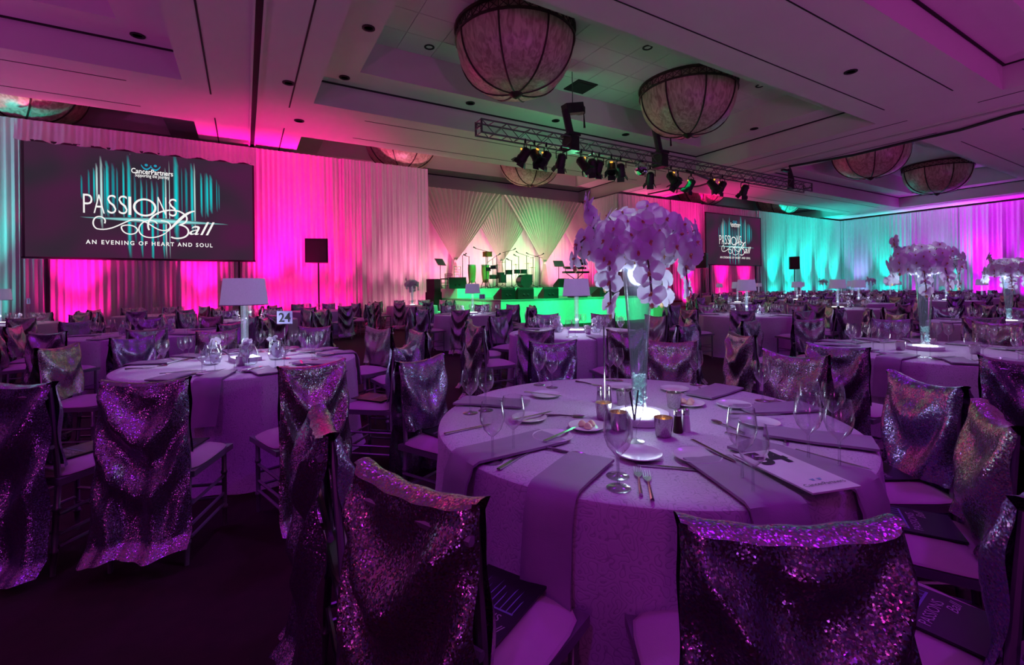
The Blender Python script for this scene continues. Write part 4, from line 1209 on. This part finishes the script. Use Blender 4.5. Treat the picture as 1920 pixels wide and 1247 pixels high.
def vase_piece(x, y, label, nfl=58, full=True, power=9.0):
    t = thing('orchid_centerpiece', (x, y, TH_), rnd.uniform(-1, 1) if not full else 0, label, 'centerpiece', 'tall orchid vase centerpieces')
    MB().lathe([(.034, 0), (.036, .01), (.030, .03), (.032, .10), (.044, .32), (.060, .55), (.074, .68), (.072, .68), (.058, .55), (.042, .32), (.029, .10), (.027, .035), (.002, .03)], 20, (0, 0, .035), cap1=False).build('vase', M_VASELIT, t, True)
    r_ = random.Random(11)
    cr = MB()
    for _ in range(170 if full else 50):
        a, rr, z = r_.uniform(0, 6.28), .028 * math.sqrt(r_.random()), r_.uniform(.075, .20)
        M = Matrix.Rotation(r_.uniform(0, 3), 3, Vector((r_.random(), r_.random(), r_.random() + .1)))
        cr.box((rr * math.cos(a), rr * math.sin(a), z), (.010, .010, .008), m=M)
    tag(cr.build('crystal_fill', M_CRYST, t), kind='stuff')
    puck = MB().lathe([(.001, 0), (.072, .0), (.075, .008), (.072, .016), (.001, .016)], 24, (0, 0, .715))
    puck.build('glow_collar', M_LED if full else M_LEDSOFT, t, True)
    st = MB()
    k = 0
    for i in range(nfl):
        g = (i + .5) / nfl
        th = i * 2.39996
        ph = math.acos(1 - 1.15 * g)
        rr = (.20 + .05 * r_.random())
        d = Vector((math.sin(ph) * math.cos(th), math.sin(ph) * math.sin(th), math.cos(ph)))
        p = Vector((d.x * rr * 1.05, d.y * rr * 1.05, .735 + max(-.03, d.z * rr * (.72 + .22 * r_.random()))))
        flower(t, p, d + Vector((r_.uniform(-.4, .4), r_.uniform(-.4, .4), r_.uniform(-.5, .2))), r_.uniform(.95, 1.3), k); k += 1
        st.tube([(0, 0, .70), tuple(p * .6 + Vector((0, 0, .30))), tuple(p)], .003, 4)
    for i in range(26 if full else 0):               # frilled ring of blooms round the lit collar
        a = i * 2 * PI / 26 + r_.uniform(-.1, .1)
        rr = .11 + .05 * (i % 2)
        flower(t, Vector((rr * math.cos(a), rr * math.sin(a), .700 + .02 * (i % 2))), Vector((math.cos(a), math.sin(a), -.55 + r_.uniform(-.2, .3))), r_.uniform(.9, 1.1), k); k += 1
    for (a, rch, drop, n) in ((2.75, .30, .05, 4), (3.35, .26, .24, 6), (0.2, .27, .22, 6), (-.35, .27, .05, 3), (-1.4, .22, .18, 5), (1.3, .25, .14, 5), (2.2, .22, -.22, 5), (.9, .2, -.12, 4), (-2.3, .24, .20, 6)):
        P_ = []
        for i in range(n + 1):
            g = i / n
            r2 = .10 + (rch - .10) * math.sin(g * PI / 2)
            P_.append(Vector((r2 * math.cos(a + .15 * g), r2 * math.sin(a + .15 * g), .76 + .06 * math.sin(g * PI) - drop * g ** 1.6)))
        st.tube([tuple(p) for p in P_], .004, 5)
        for i in range(1, n + 1):
            d = Vector((math.cos(a), math.sin(a), r_.uniform(-.2, .35))) + Vector((r_.uniform(-.5, .5), r_.uniform(-.5, .5), 0))
            flower(t, P_[i], d, r_.uniform(1.0, 1.25), k); k += 1
        obj('orchid_bud', BUD, t, P_[-1] + Vector((0, 0, -.045)))
    st.build('stem', M_STEM, t, True)
    if power:
        point('orchid_glow_lamp', (x, y, TH_ + .655), COOL, power, .06)
        point('vase_base_lamp', (x, y, TH_ + .10), (.75, .9, 1.0), power * .25, .05)
    b = thing('led_base', (x, y, TH_), 0, label.replace('orchid centerpiece', 'LED disc') if False else 'glowing white disc base: ' + label.replace('glowing ', ''), 'light base', 'glowing bases under the centerpieces')
    MB().lathe([(.125, 0), (.13, .004), (.13, .028), (.125, .033), (.002, .033)], 32).build('housing', M_WHITEPL, b, True)
    MB().lathe([(.002, .034), (.085, .034), (.085, .036), (.002, .036)], 28).build('light_disc', M_LED, b)
    return t

def make_lamp():
    t = thing('table_lamp', (0, 0, TH_), 0, 'x', 'lamp', 'drum shade table lamps with clear columns')
    MB().box((0, 0, .018), (.20, .20, .034)).build('base', M_WHITEPL, t)
    MB().box((0, 0, .0365), (.17, .17, .003)).build('light_panel', M_LED, t)
    MB().lathe([(.028, .038), (.028, .50)], 16, cap0=False, cap1=False).build('column', M_ACRYL, t, True)
    MB().lathe([(.010, .038), (.010, .55)], 8).build('inner_rod', M_ACRYL, t, True)
    MB().lathe([(.178, .475), (.180, .478), (.155, .695), (.153, .698), (.150, .695), (.175, .478), (.178, .475)], 36, cap0=False, cap1=False).build('lamp_shade', M_SHADE, t, True)
    MB().lathe([(.181, .473), (.182, .480), (.177, .480), (.176, .473)], 36, cap0=False, cap1=False).build('shade_trim', mat('shade_trim', (.3, .28, .36), .7), t)
    return t
lamp0 = make_lamp()
lamp_used = [False]
def lamp(x, y, label, power=3.0):
    if lamp_used[0]: o = copy_tree(lamp0)
    else: o = lamp0; lamp_used[0] = True
    o.location = (x, y, TH_); o['label'] = label
    o.rotation_euler = (0, 0, rnd.uniform(0, 1.5))
    if power:
        point('lamp_base_glow', (x, y, TH_ + .16), COOL, power, .04)
        point('lamp_shade_glow', (x, y, TH_ + .58), (.7, .75, 1.0), power * .35, .05)
    return o
JAR = MB().lathe([(.045, 0), (.06, .01), (.072, .05), (.068, .10), (.05, .14), (.042, .165), (.046, .185)], 16, cap1=False).mesh('jar', M_VASEGLASS, True)
def orchid_jar(x, y, label, rz, n=5):
    t = thing('orchid_jar', (x, y, TH_), rz, label, 'flower jar', 'round glass jars of white orchids')
    obj('jar', JAR, t)
    r_ = random.Random(int(x * 100 + y * 37))
    for i in range(n):
        p = Vector((r_.uniform(-.035, .035), r_.uniform(-.035, .035), .05 + .16 * i / n))
        flower(t, p, Vector((r_.uniform(-1, 1), r_.uniform(-1, 1), r_.uniform(-.1, .6))), .85, i)
    MB().tube([(0, 0, .01), (.01, .01, .1), (-.01, 0, .2)], .003, 4).build('stem', M_STEM, t)
    return t
VOT = MB().lathe([(.026, 0), (.030, .004), (.037, .075), (.034, .075), (.028, .012), (.002, .012)], 14, cap1=False).mesh('holder', M_VOT, True)
VFL = MB().lathe([(.002, .02), (.008, .032), (.006, .044), (.001, .056)], 8).mesh('flame', M_FLAME, True)
VWAX = MB().lathe([(.024, .012), (.024, .022), (.002, .022)], 12).mesh('wax', M_PAPER, True)
def votive(x, y, label, lit=True, z=TH_):
    t = thing('votive_candle', (x, y, z), 0, label, 'candle', 'small votive candles on the tables')
    obj('holder', VOT, t); obj('wax', VWAX, t)
    if lit: obj('flame', VFL, t)
    return t
def shaker(x, y, label, fill, z=TH_):
    t = thing('shaker', (x, y, z), 0, label, 'shaker', 'salt and pepper shakers')
    MB().lathe([(.018, 0), (.019, .004), (.015, .055), (.013, .07)], 12).build('body', fill, t, True)
    MB().lathe([(.014, .068), (.015, .075), (.014, .088), (.004, .094)], 12).build('cap', M_STEEL, t, True)
def number_stand(x, y, txt, label, hgt=.36, rz=0.0):
    t = thing('table_number_stand', (x, y, TH_), rz, label, 'table number', 'table number cards on thin poles')
    MB().lathe([(.04, 0), (.04, .006), (.006, .012)], 14).build('foot', M_STEEL, t, True)
    MB().tube([(0, 0, .005), (0, 0, hgt - .09)], .0035, 6).build('pole', M_STEEL, t)
    c = MB().box((0, 0, hgt), (.135, .005, .11)).build('card', M_SIGNBLUE, t)
    if txt:
        me = text_mesh(txt, .11, M_INK, 'printed_number', offset=.002)
        obj('printed_number', me, c, (0, -.004, hgt - .038), rot=(PI / 2, 0, 0), scale=(.95, 1, 1))

TABLES = [  # x, y, kind, name used in labels, chair angles (degrees) or phase, chair distance
    (1.53, 1.53, 'vase', 'front orchid table', [-123, -156, 176, 117, 68, 35, 2, -33, -61, -92], None),
    (0.0, 4.5, 'lamp', 'left front lamp table', [-104, -78, -124, 156, -44, 30, 62, 100, 128, 0], None),
    (3.75, 4.75, 'lamp', 'lamp table before the stage', [-109 + 36 * k for k in range(10)], 1.42),
    (5.2, 1.6, 'vase', 'orchid vase table at right', [180 + 30 * k for k in range(12)], 1.66),
    (-1.2, 8.3, 'none', 'table behind the left front one', [170 + 36 * k for k in range(10)], 1.45),
    (0.1, 10.9, 'lamp', 'table hidden behind the big lamp', [-110 + 36 * k for k in range(10)], 1.45),
    (4.6, 9.7, 'lamp', 'lamp table left of stage centre', [-125 + 36 * k for k in range(10)], 1.42),
    (-4.2, 13.0, 'lamp', 'lamp table at the left edge', [10 + 36 * k for k in range(10)], 1.45),
    (8.6, 5.5, 'lamp', 'lamp table right of the dance floor', [-150 + 36 * k for k in range(10)], 1.5),
    (9.5, 2.1, 'vase', 'orchid vase table at the right edge', [5 + 36 * k for k in range(10)], 1.55),
    (5.2, 16.0, 'vase', 'orchid vase table left of the stage', [20 + 36 * k for k in range(10)], 1.45),
    (1.9, 14.4, 'none', 'table before the pole speaker', [0 + 36 * k for k in range(10)], 1.45),
    (-2.0, 15.0, 'none', 'table below the large screen', [12 + 36 * k for k in range(10)], 1.45),
]
rowname = ['near right row', 'second right row', 'third right row', 'fourth right row', 'back right row']
extra = [(13.3, 1.9, 0), (17.1, 1.9, 0), (12.4, 5.6, 1), (16.1, 6.7, 1), (19.9, 5.8, 1), (23.7, 5.9, 1), (14.2, 9.4, 2), (18.0, 9.5, 2), (21.8, 9.3, 2), (25.6, 9.4, 2), (29.4, 9.3, 2), (33.2, 9.2, 2),
         (20.4, 13.0, 3), (25.2, 13.1, 3), (29.0, 12.9, 3), (32.8, 13.0, 3), (36.6, 13.0, 3), (23.4, 16.6, 4), (27.2, 16.6, 4), (31.0, 16.5, 4), (34.8, 16.6, 4), (38.6, 16.6, 4)]
cnt = {}
for i, (x, y, rw) in enumerate(extra):
    cnt[rw] = cnt.get(rw, 0) + 1
    kind = 'lamp' if (i % 5 != 0 or rw == 1) else 'vase'
    TABLES.append((x, y, kind, '%s table of the %s' % (ords[cnt[rw] - 1], rowname[rw]), [rnd.uniform(0, 36) + 36 * k for k in range(10)], 1.5))
def in_view(x, y, z=.9, m=90):
    if cam_depth(x, y) < 0.3: return False
    a = pix(x, y, z)[0]
    return -m < a < 1920 + m
SIDES = ['nearest the camera', 'near right', 'right', 'right rear', 'far right', 'farthest', 'far left', 'left rear', 'left', 'near left']
D54 = {0: (1.25, 48), 1: (1.30, 26), 2: (1.30, -4)}
CH = []
for ti, (tx, ty, kind, nm, angs, dist) in enumerate(TABLES):
    dep = cam_depth(tx, ty)
    if not in_view(tx, ty, .8, 160 + 900 / max(dep, 1)): continue
    tb = thing('banquet_table', (tx, ty, 0), rnd.uniform(0, 6), 'round table under pale damask floor-length cloth: ' + nm, 'table', 'round banquet tables')
    obj('tablecloth', CLOTHS[ti % 3], tb); obj('tabletop', TOPM, tb); obj('pedestal', POSTM, tb)
    tocam = math.atan2(-ty, -tx)
    for k, ad in enumerate(angs):
        a = R(ad)
        dd = dist if dist else (1.27 if ti == 0 else 1.62)
        if ti == 0: dd = [1.25, 1.30, 1.29, 1.30, 1.55, 1.60, 1.41, 1.26, 1.17, 1.25][k]
        if ti == 1: dd = [1.70, 1.62, 1.66, 1.42, 1.45, 1.5, 1.5, 1.5, 1.5, 1.5][k]
        cx_, cy_ = tx + dd * math.cos(a), ty + dd * math.sin(a)
        if cam_depth(cx_, cy_) < .35 and not (ti == 0): continue
        if not in_view(cx_, cy_, .9, 60 + 250 / max(cam_depth(cx_, cy_), .4)): continue
        rel = (a - tocam) % (2 * PI)
        if any(math.hypot(cx_ - o_[1], cy_ - o_[2]) < .50 for o_ in CH): continue
        if any(math.hypot(cx_ - t_[0], cy_ - t_[1]) < 1.05 for t_ in TABLES): continue
        CH.append((math.hypot(cx_, cy_), cx_, cy_, a + PI + rnd.uniform(-.12, .12) * (0.3 if ti == 0 else 1), ti, rel, nm, k))
CH.sort()
face54 = {0: 48, 1: 26, 2: 5, 6: 178, 7: 140, 8: 122}
perT = {}
for c in CH: perT.setdefault(c[4], []).append(c)
posname = {}
for ti, lst in perT.items():
    lst2 = sorted(lst, key=lambda c: c[5])
    for i, c in enumerate(lst2): posname[id(c)] = ords[i] + ' going anticlockwise'
special = {(0, 0): 'largest foreground chair at bottom right, dark sequin back to the camera at table 54', (0, 1): 'foreground chair with raised left corner, bottom centre, at table 54', (0, 2): 'narrow edge-on foreground chair with long sequin cover left of table 54',
           (0, 9): 'cropped sequin chair at the bottom right corner at table 54', (0, 7): 'chair right of table 54 with turquoise and orange sparkles, front visible', (0, 8): 'chair at lower right of table 54 with bronze sequins and a programme on its seat',
           (1, 0): 'centre left chair with long draped sequin back, before table 24', (1, 1): 'chair right of centre before table 24, swagged purple sequin back', (1, 2): 'cropped chair at the left edge before table 24', (1, 3): 'chair left of table 24 showing its bronze sequin front'}
stuff = MB()
nch = 0
CHOBJ = {}
for c in CH:
    dst, cx_, cy_, fc, ti, rel, nm, k = c
    if nch < 296:
        lb = special.get((ti, k), 'sequin covered chair at the %s, %s' % (nm, posname[id(c)]))
        CHOBJ[(ti, k)] = chair(cx_, cy_, fc, lb, dst < 6.8, nch * 5 + ti)
        nch += 1
    else:
        M = Matrix.Translation((cx_, cy_, 0)) @ Matrix.Rotation(fc - PI / 2, 4, 'Z')
        stuff.add([M @ Vector(p) for p in [(-.21, -.12, .1), (.21, -.12, .1), (.21, -.05, .93), (-.21, -.05, .93), (.2, .03, .55), (-.2, .03, .55), (-.2, .4, .48), (.2, .4, .48), (.2, 0, .48), (-.2, 0, .48)]], [(0, 1, 2, 3), (3, 2, 4, 5), (9, 8, 7, 6)])
if stuff.v: tag(stuff.build('distant_chairs', M_SEQ[0]), 'far mass of sequin covered chairs at the back right', 'chairs', kind='stuff')

# ------------------------------------------------------------------ centerpieces
vase_piece(1.505, 1.47, 'tall glowing orchid centerpiece on front table 54', 60, True, 11.0)
vase_piece(5.2, 1.66, 'tall glowing orchid centerpiece on the right hand table', 54, True, 12.0)
vase_piece(9.55, 2.1, 'glowing orchid centerpiece at the right edge', 46, True, 10.0)
vase_piece(5.2, 16.0, 'small distant orchid centerpiece left of the stage', 40, False, 0)
LAMPS = {1: ('large drum shade lamp glowing on the left front table', 16.0), 2: ('drum shade lamp in front of the green stage, right of centre', 12.0), 5: ('drum shade lamp on table 14 behind the lamp of table 24', 5.0), 6: ('drum shade lamp on table 15 left of the stage centre', 6.0), 7: ('drum shade lamp cropped by the left picture edge', 6.0), 8: ('drum shade lamp below the small right screen', 6.0)}
ji = 0
for ti, (tx, ty, kind, nm, angs, dist) in enumerate(TABLES):
    if not in_view(tx, ty, .9, 120): continue
    dst = math.hypot(tx, ty)
    if kind == 'lamp':
        lb, pw = LAMPS.get(ti, ('small drum shade lamp on the ' + nm, 5.0))
        lamp(tx, ty, lb, pw if dst < 24 else 0)
    elif kind == 'vase' and ti > 10:
        vase_piece(tx, ty, 'tiny orchid centerpiece on the ' + nm, 30, False, 0)
    if kind in ('lamp', 'none'):
        a0_ = math.atan2(-ty, -tx)
        offs = ((1.25, .25), (-1.25, .25), (.1, .25)) if ti == 1 else ((1.5, .25), (-1.5, .25))
        for k, (da, rr) in enumerate(offs):
            orchid_jar(tx + rr * math.cos(a0_ + da), ty + rr * math.sin(a0_ + da), 'orchid jar %s the centre of the %s' % (('right of', 'left of', 'in front of')[k], nm), rnd.uniform(0, 6), 6 if dst < 7 else 4)
number_stand(.30, 4.42, '24', 'blue white number card reading 24 on a thin pole', rz=-.55)
number_stand(4.75, 9.5, '15', 'small number card 15 on a thin pole before the stage', .40, -.4)
number_stand(-3.7, 12.7, '3', 'small number card 3 on a thin pole at far left', .45, -.9)
number_stand(.35, 10.7, '14', 'small number card 14 beside the shade of the table 24 lamp', .52, -.6)

# ------------------------------------------------------------------ things on table 54
TX, TY_ = 1.53, 1.53
def t54(px, py): return on_z(px, py, TH_)
GL54 = ((882, 775), (911, 770), (924, 866), (963, 850), (1160, 916), (1158, 893), (1011, 722), (1035, 727), (1144, 713), (1158, 714), (1305, 722), (1430, 752), (1454, 754), (1516, 868), (1574, 882), (1392, 905), (1428, 944), (1517, 812), (1562, 815))
for k, (px, py) in enumerate(GL54):
    p = t54(px, py)
    v = Vector((p.x - TX, p.y - TY_))
    if v.length > .83: p.x, p.y = TX + v.x * .83 / v.length, TY_ + v.y * .83 / v.length
    lbl = ('left edge', 'left edge, right one of the pair', 'near left edge', 'near left, behind the front one', 'front centre', 'front centre, behind the front one', 'back left', 'back left, right one of the pair', 'back centre', 'back centre, right one of the pair', 'back right, alone', 'right rear', 'right rear, right one of the pair', 'right side, front left', 'right side, front right', 'front right by the number card', 'front right standing before the number card', 'right side, rear left', 'right side, rear right')[k]
    tag(obj('wine_glass', WGL if k in (4, 13, 14, 15) else WG, None, (p.x, p.y, TH_)), 'empty stemmed wine glass on table 54, ' + lbl, 'wine glass', 'wine glasses')
p = t54(1190, 828)
gb = thing('flared_goblet', (p.x, p.y, TH_), 0, 'flared goblet with dark folded napkins, right before the glowing base', 'goblet')
obj('bowl', FLUTE, gb)
MB().add([(-.004, 0, .08), (.006, .002, .08), (-.012, .004, .195), (-.026, .0, .19)], [(0, 1, 2, 3)]).add([(.0, 0.004, .08), (.008, .002, .08), (.030, .004, .19), (.018, .0, .195)], [(0, 1, 2, 3)]).build('dark_straw', M_INK, gb)
for k, (px, py, food, lb) in enumerate(((1024, 744, 0, 'rear left'), (992, 788, 0, 'left'), (1036, 824, 0, 'near left'), (1101, 804, 1, 'left of the candle, holding butter rosettes'), (1164, 728, 0, 'back centre'), (1198, 857, 0, 'front centre'), (1265, 733, 0, 'back right'), (1290, 760, 1, 'behind the shakers, holding butter'), (1376, 763, 0, 'right rear'), (1424, 797, 0, 'right'), (1308, 862, 0, 'front right'))):
    p = t54(px, py)
    pl_ = tag(obj('bread_plate', PLATE, None, (p.x, p.y, TH_)), 'small white bread plate on table 54, ' + lb, 'plate', 'bread plates on table 54')
    if food:
        for q_ in range(3):
            tag(MB().lathe([(.016, 0), (.018, .008), (.012, .018), (.004, .024)], 9).build('butter_rosette', M_BUTTER, None, True), 'pale butter rosette on the bread plate ' + lb.split(',')[0], 'butter', 'butter rosettes').location = (p.x + .022 * math.cos(q_ * 2.1), p.y + .022 * math.sin(q_ * 2.1), TH_ + .009)
def lay(me, name, px, py, px2, py2, label, cat, z=TH_ + .001):
    a, b = t54(px, py), t54(px2, py2)
    d = b - a
    o = tag(obj(name, me, None, ((a.x + b.x) / 2, (a.y + b.y) / 2, z), rz=math.atan2(d.y, d.x) - PI / 2), label, cat, 'cutlery on table 54')
lay(FK, 'dinner_fork', 1203, 937, 1194, 875, 'left of two dinner forks lying at the front of table 54', 'fork')
lay(FK, 'dinner_fork', 1225, 948, 1210, 882, 'right of two dinner forks lying at the front of table 54', 'fork')
lay(FK, 'dinner_fork', 935, 868, 1005, 830, 'dinner fork at the near left of table 54, beside a knife', 'fork')
lay(KN, 'table_knife', 932, 884, 1000, 842, 'table knife at the near left of table 54, beside a fork', 'knife')
lay(KN, 'table_knife', 850, 812, 905, 800, 'pink glinting table knife on the left edge of table 54', 'knife')
lay(SP, 'soup_spoon', 1025, 781, 1092, 783, 'soup spoon lying left of the lit votive candle', 'spoon')
lay(KN, 'table_knife', 1225, 876, 1298, 882, 'table knife at the front centre of table 54', 'knife')
lay(SP, 'soup_spoon', 1035, 845, 1072, 852, 'soup spoon beside the front napkin', 'spoon')
lay(FK, 'dinner_fork', 1050, 848, 1118, 864, 'dinner fork beside the front napkin', 'fork')
lay(SP, 'soup_spoon', 1395, 815, 1333, 789, 'soup spoon right of the shakers', 'spoon')
lay(KN, 'table_knife', 1306, 840, 1368, 872, 'table knife across the front right bread plate', 'knife', TH_ + .018)
lay(KN, 'table_knife', 1378, 785, 1448, 786, 'table knife across the right bread plate', 'knife', TH_ + .018)
lay(KN, 'table_knife', 1380, 818, 1450, 835, 'table knife behind the number card', 'knife')
lay(FK, 'dinner_fork', 1471, 845, 1475, 800, 'dinner fork standing out right of table 54 behind the number card', 'fork')
lay(KN, 'table_knife', 1500, 848, 1622, 880, 'long table knife at the right edge of table 54', 'knife')
lay(FK, 'dinner_fork', 1440, 783, 1415, 755, 'dinner fork by the right rear napkin', 'fork')
lay(KN, 'table_knife', 1000, 744, 1036, 748, 'table knife on the rear left bread plate', 'knife', TH_ + .018)
lay(KN, 'table_knife', 980, 793, 1018, 784, 'table knife on the left bread plate', 'knife', TH_ + .018)
lay(KN, 'table_knife', 1030, 834, 1072, 814, 'table knife on the near left bread plate', 'knife', TH_ + .018)
lay(FK, 'dinner_fork', 1088, 718, 1120, 724, 'dinner fork at the back of table 54', 'fork')
lay(SP, 'soup_spoon', 1310, 728, 1330, 745, 'soup spoon at the right rear of table 54', 'spoon')
def napk(ang, hang, label, k=0):
    tag(obj('napkin', (NAP_H[k] if hang else NAP_F[0]), None, (TX, TY_, 0), rz=R(ang)), label, 'napkin', 'folded mauve napkins on table 54')
napk(-175, 1, 'mauve napkin hanging over the left edge of table 54', 1); napk(-149, 1, 'mauve napkin hanging over the front left edge of table 54', 2); napk(-112, 1, 'mauve napkin hanging over the front right edge of table 54', 0)
napk(-88, 1, 'mauve napkin partly under the white number card', 1); napk(-60, 0, 'flat mauve napkin at the right edge of table 54'); napk(-24, 0, 'flat mauve napkin at the right rear of table 54'); napk(8, 0, 'flat mauve napkin at the back right of table 54'); napk(131, 0, 'flat mauve napkin at the back left of table 54')
for px, py, lb, lit in ((1132, 786, 'lit votive candle with orange flame left of the glowing base', True), (1244, 818, 'votive candle holder front right of the glowing base', True), (1160, 806, 'votive candle holder behind the front wine glass', True), (1169, 760, 'votive candle holder behind the goblet', False), (1264, 765, 'bright silver votive holder behind the shakers', False)):
    p = t54(px, py); votive(p.x, p.y, lb, lit)
for px, py, lb, fl in ((1271, 811, 'pepper shaker with dark fill right of the glowing base', M_PEPPER), (1286, 809, 'salt shaker with pale fill right of the glowing base', M_CHINA), (1125, 757, 'left silver topped shaker behind the lit candle', M_STEEL), (1141, 757, 'right silver topped shaker behind the lit candle', M_STEEL)):
    p = t54(px, py); shaker(p.x, p.y, lb, fl)
p = t54(1134, 768)
ns = thing('card_holder_stand', (p.x, p.y, TH_), .9, 'thin empty table number pole on table 54', 'stand')
MB().lathe([(.03, 0), (.03, .005), (.005, .01)], 12).build('foot', M_STEEL, ns, True); MB().tube([(0, 0, .005), (0, 0, .40)], .0035, 6).build('pole', M_STEEL, ns)
# the white number card lying on the table
ca = thing('number_card', (1.425, .775, TH_ + .030), R(-106), 'white card printed with a large 54 lying at the front right of the near table', 'card')
MB().box((0, 0, 0), (.30, .165, .005)).build('card_sheet', M_PAPER, ca)
obj('printed_number', text_mesh('54', .13, M_INK, 'printed_number', offset=.005), ca, (-.045, 0, .004), rot=(0, 0, PI / 2), scale=(.9, 1, 1))
obj('printed_name', text_mesh('CancerPartners', .022, M_INK, 'printed_name'), ca, (.118, 0, .004), rot=(0, 0, PI / 2))
lgm = MB()
for k in (-1, 1): lgm.quad((.078, k * .012 - .008, .004), (.078, k * .012 + .008, .004), (.090, k * .012 + .003, .004), (.090, k * .012 - .003, .004))
lgm.build('printed_logo', M_PRINTB, ca)

# programmes on the seats
def programme(key, label):
    c = CHOBJ.get(key)
    if c is None: return
    M = Matrix.Translation(c.location) @ Matrix.Rotation(c.rotation_euler.z, 4, 'Z')
    p = M @ Vector((rnd.uniform(-.02, .02), .22, .512))
    t = thing('event_programme', p, c.rotation_euler.z + rnd.uniform(-.25, .25), label, 'programme', 'black event programmes on chair seats')
    MB().box((0, 0, 0), (.20, .29, .006)).build('booklet', M_PROG, t)
    ln = MB()
    r_ = random.Random(9)
    for i in range(9):
        x = -.075 + .15 * i / 8
        ln.quad((x, .0, .0036), (x + .003, .0, .0036), (x + .003, .04 + .08 * r_.random(), .0036), (x, .04 + .08 * r_.random(), .0036))
    ln.quad((-.08, -.004, .0036), (.08, -.004, .0036), (.08, .002, .0036), (-.08, .002, .0036))
    ln.build('printed_streaks', M_PRINTB, t)
    obj('printed_title', text_mesh('PASSIONS', .035, M_PRINTW, 'printed_title'), t, (-.01, -.04, .0038), scale=(.9, 1, 1))
    obj('printed_title', text_mesh('Ball', .035, M_PRINTW, 'printed_title', shear=.4), t, (.055, -.07, .0038))
for key, lb in (((0, 9), 'black event programme on the seat at bottom right'), ((0, 8), 'black event programme on the second seat right of table 54'), ((0, 7), 'black event programme on the rear seat right of table 54'), ((0, 1), 'black event programme on the seat behind the raised corner chair'), ((0, 3), 'black event programme on the seat at the back left of table 54'), ((1, 0), 'black event programme on the seat before table 24'), ((1, 2), 'black event programme on the left edge seat'), ((1, 4), 'black event programme on the seat right of table 24')):
    programme(key, lb)

# ------------------------------------------------------------------ settings on the other tables
glasses = []
for ti, (tx, ty, kind, nm, angs, dist) in enumerate(TABLES):
    if ti == 0: continue
    dst = math.hypot(tx, ty)
    if not in_view(tx, ty, .9, 150): continue
    for k, ad in enumerate(angs):
        a = R(ad) + .13
        for j, (da, rr) in enumerate(((0, .60), (.13, .58))):
            gx, gy = tx + rr * math.cos(a + da), ty + rr * math.sin(a + da)
            if in_view(gx, gy, .9, 10): glasses.append((math.hypot(gx, gy), gx, gy, ti, k, j, nm))
        if dst < 6:
            px_, py_ = tx + .62 * math.cos(a - .26), ty + .62 * math.sin(a - .26)
            tag(obj('bread_plate', PLATE, None, (px_, py_, TH_)), 'bread plate on the %s, %s going anticlockwise' % (nm, circ[k]), 'plate', 'bread plates on the ' + nm)
            tag(obj('table_knife', KN, None, (px_, py_, TH_ + .018), rz=a + .6), 'table knife on the %s, %s going anticlockwise' % (nm, circ[k]), 'knife', 'knives on the ' + nm)
            tag(obj('dinner_fork', FK, None, (tx + .70 * math.cos(a + .28), ty + .70 * math.sin(a + .28), TH_ + .002), rz=a + PI / 2), 'dinner fork on the %s, %s going anticlockwise' % (nm, circ[k]), 'fork', 'forks on the ' + nm)
        if dst < 12 and (k % 2 == 0 or dst < 6):
            hg = (k % 3 == 0)
            tag(obj('napkin', NAP_H[k % 3] if hg else NAP_F[0], None, (tx, ty, 0), rz=R(ad) - .02), '%s napkin on the %s, %s going anticlockwise' % ('hanging' if hg else 'flat', nm, circ[k]), 'napkin', '%s napkins on the %s' % ('hanging' if hg else 'flat', nm))
    if dst < 7:
        for j in range(3):
            a = j * 2.1 + .4
            votive(tx + .27 * math.cos(a), ty + .27 * math.sin(a), 'votive candle on the %s, %s going anticlockwise' % (nm, circ[j]), True).__setitem__('group', 'votives on the ' + nm)
glasses.sort()
lowg = MB()
lowp = [(.034, 0), (.004, .01), (.004, .085), (.036, .12), (.042, .15), (.034, .205)]
for i, (d_, gx, gy, ti, k, j, nm) in enumerate(glasses):
    if i < 278:
        tag(obj('wine_glass', WG, None, (gx, gy, TH_)), 'wine glass on the %s, %s going anticlockwise' % (nm, circ[2 * k + j]), 'wine glass', 'wine glasses on the ' + nm)
    else: lowg.lathe(lowp, 6, (gx, gy, TH_), False, False)
if lowg.v: tag(lowg.build('distant_wine_glasses', M_GLASS, None, True), 'shimmer of distant wine glasses on the far right tables', 'wine glasses', kind='stuff')
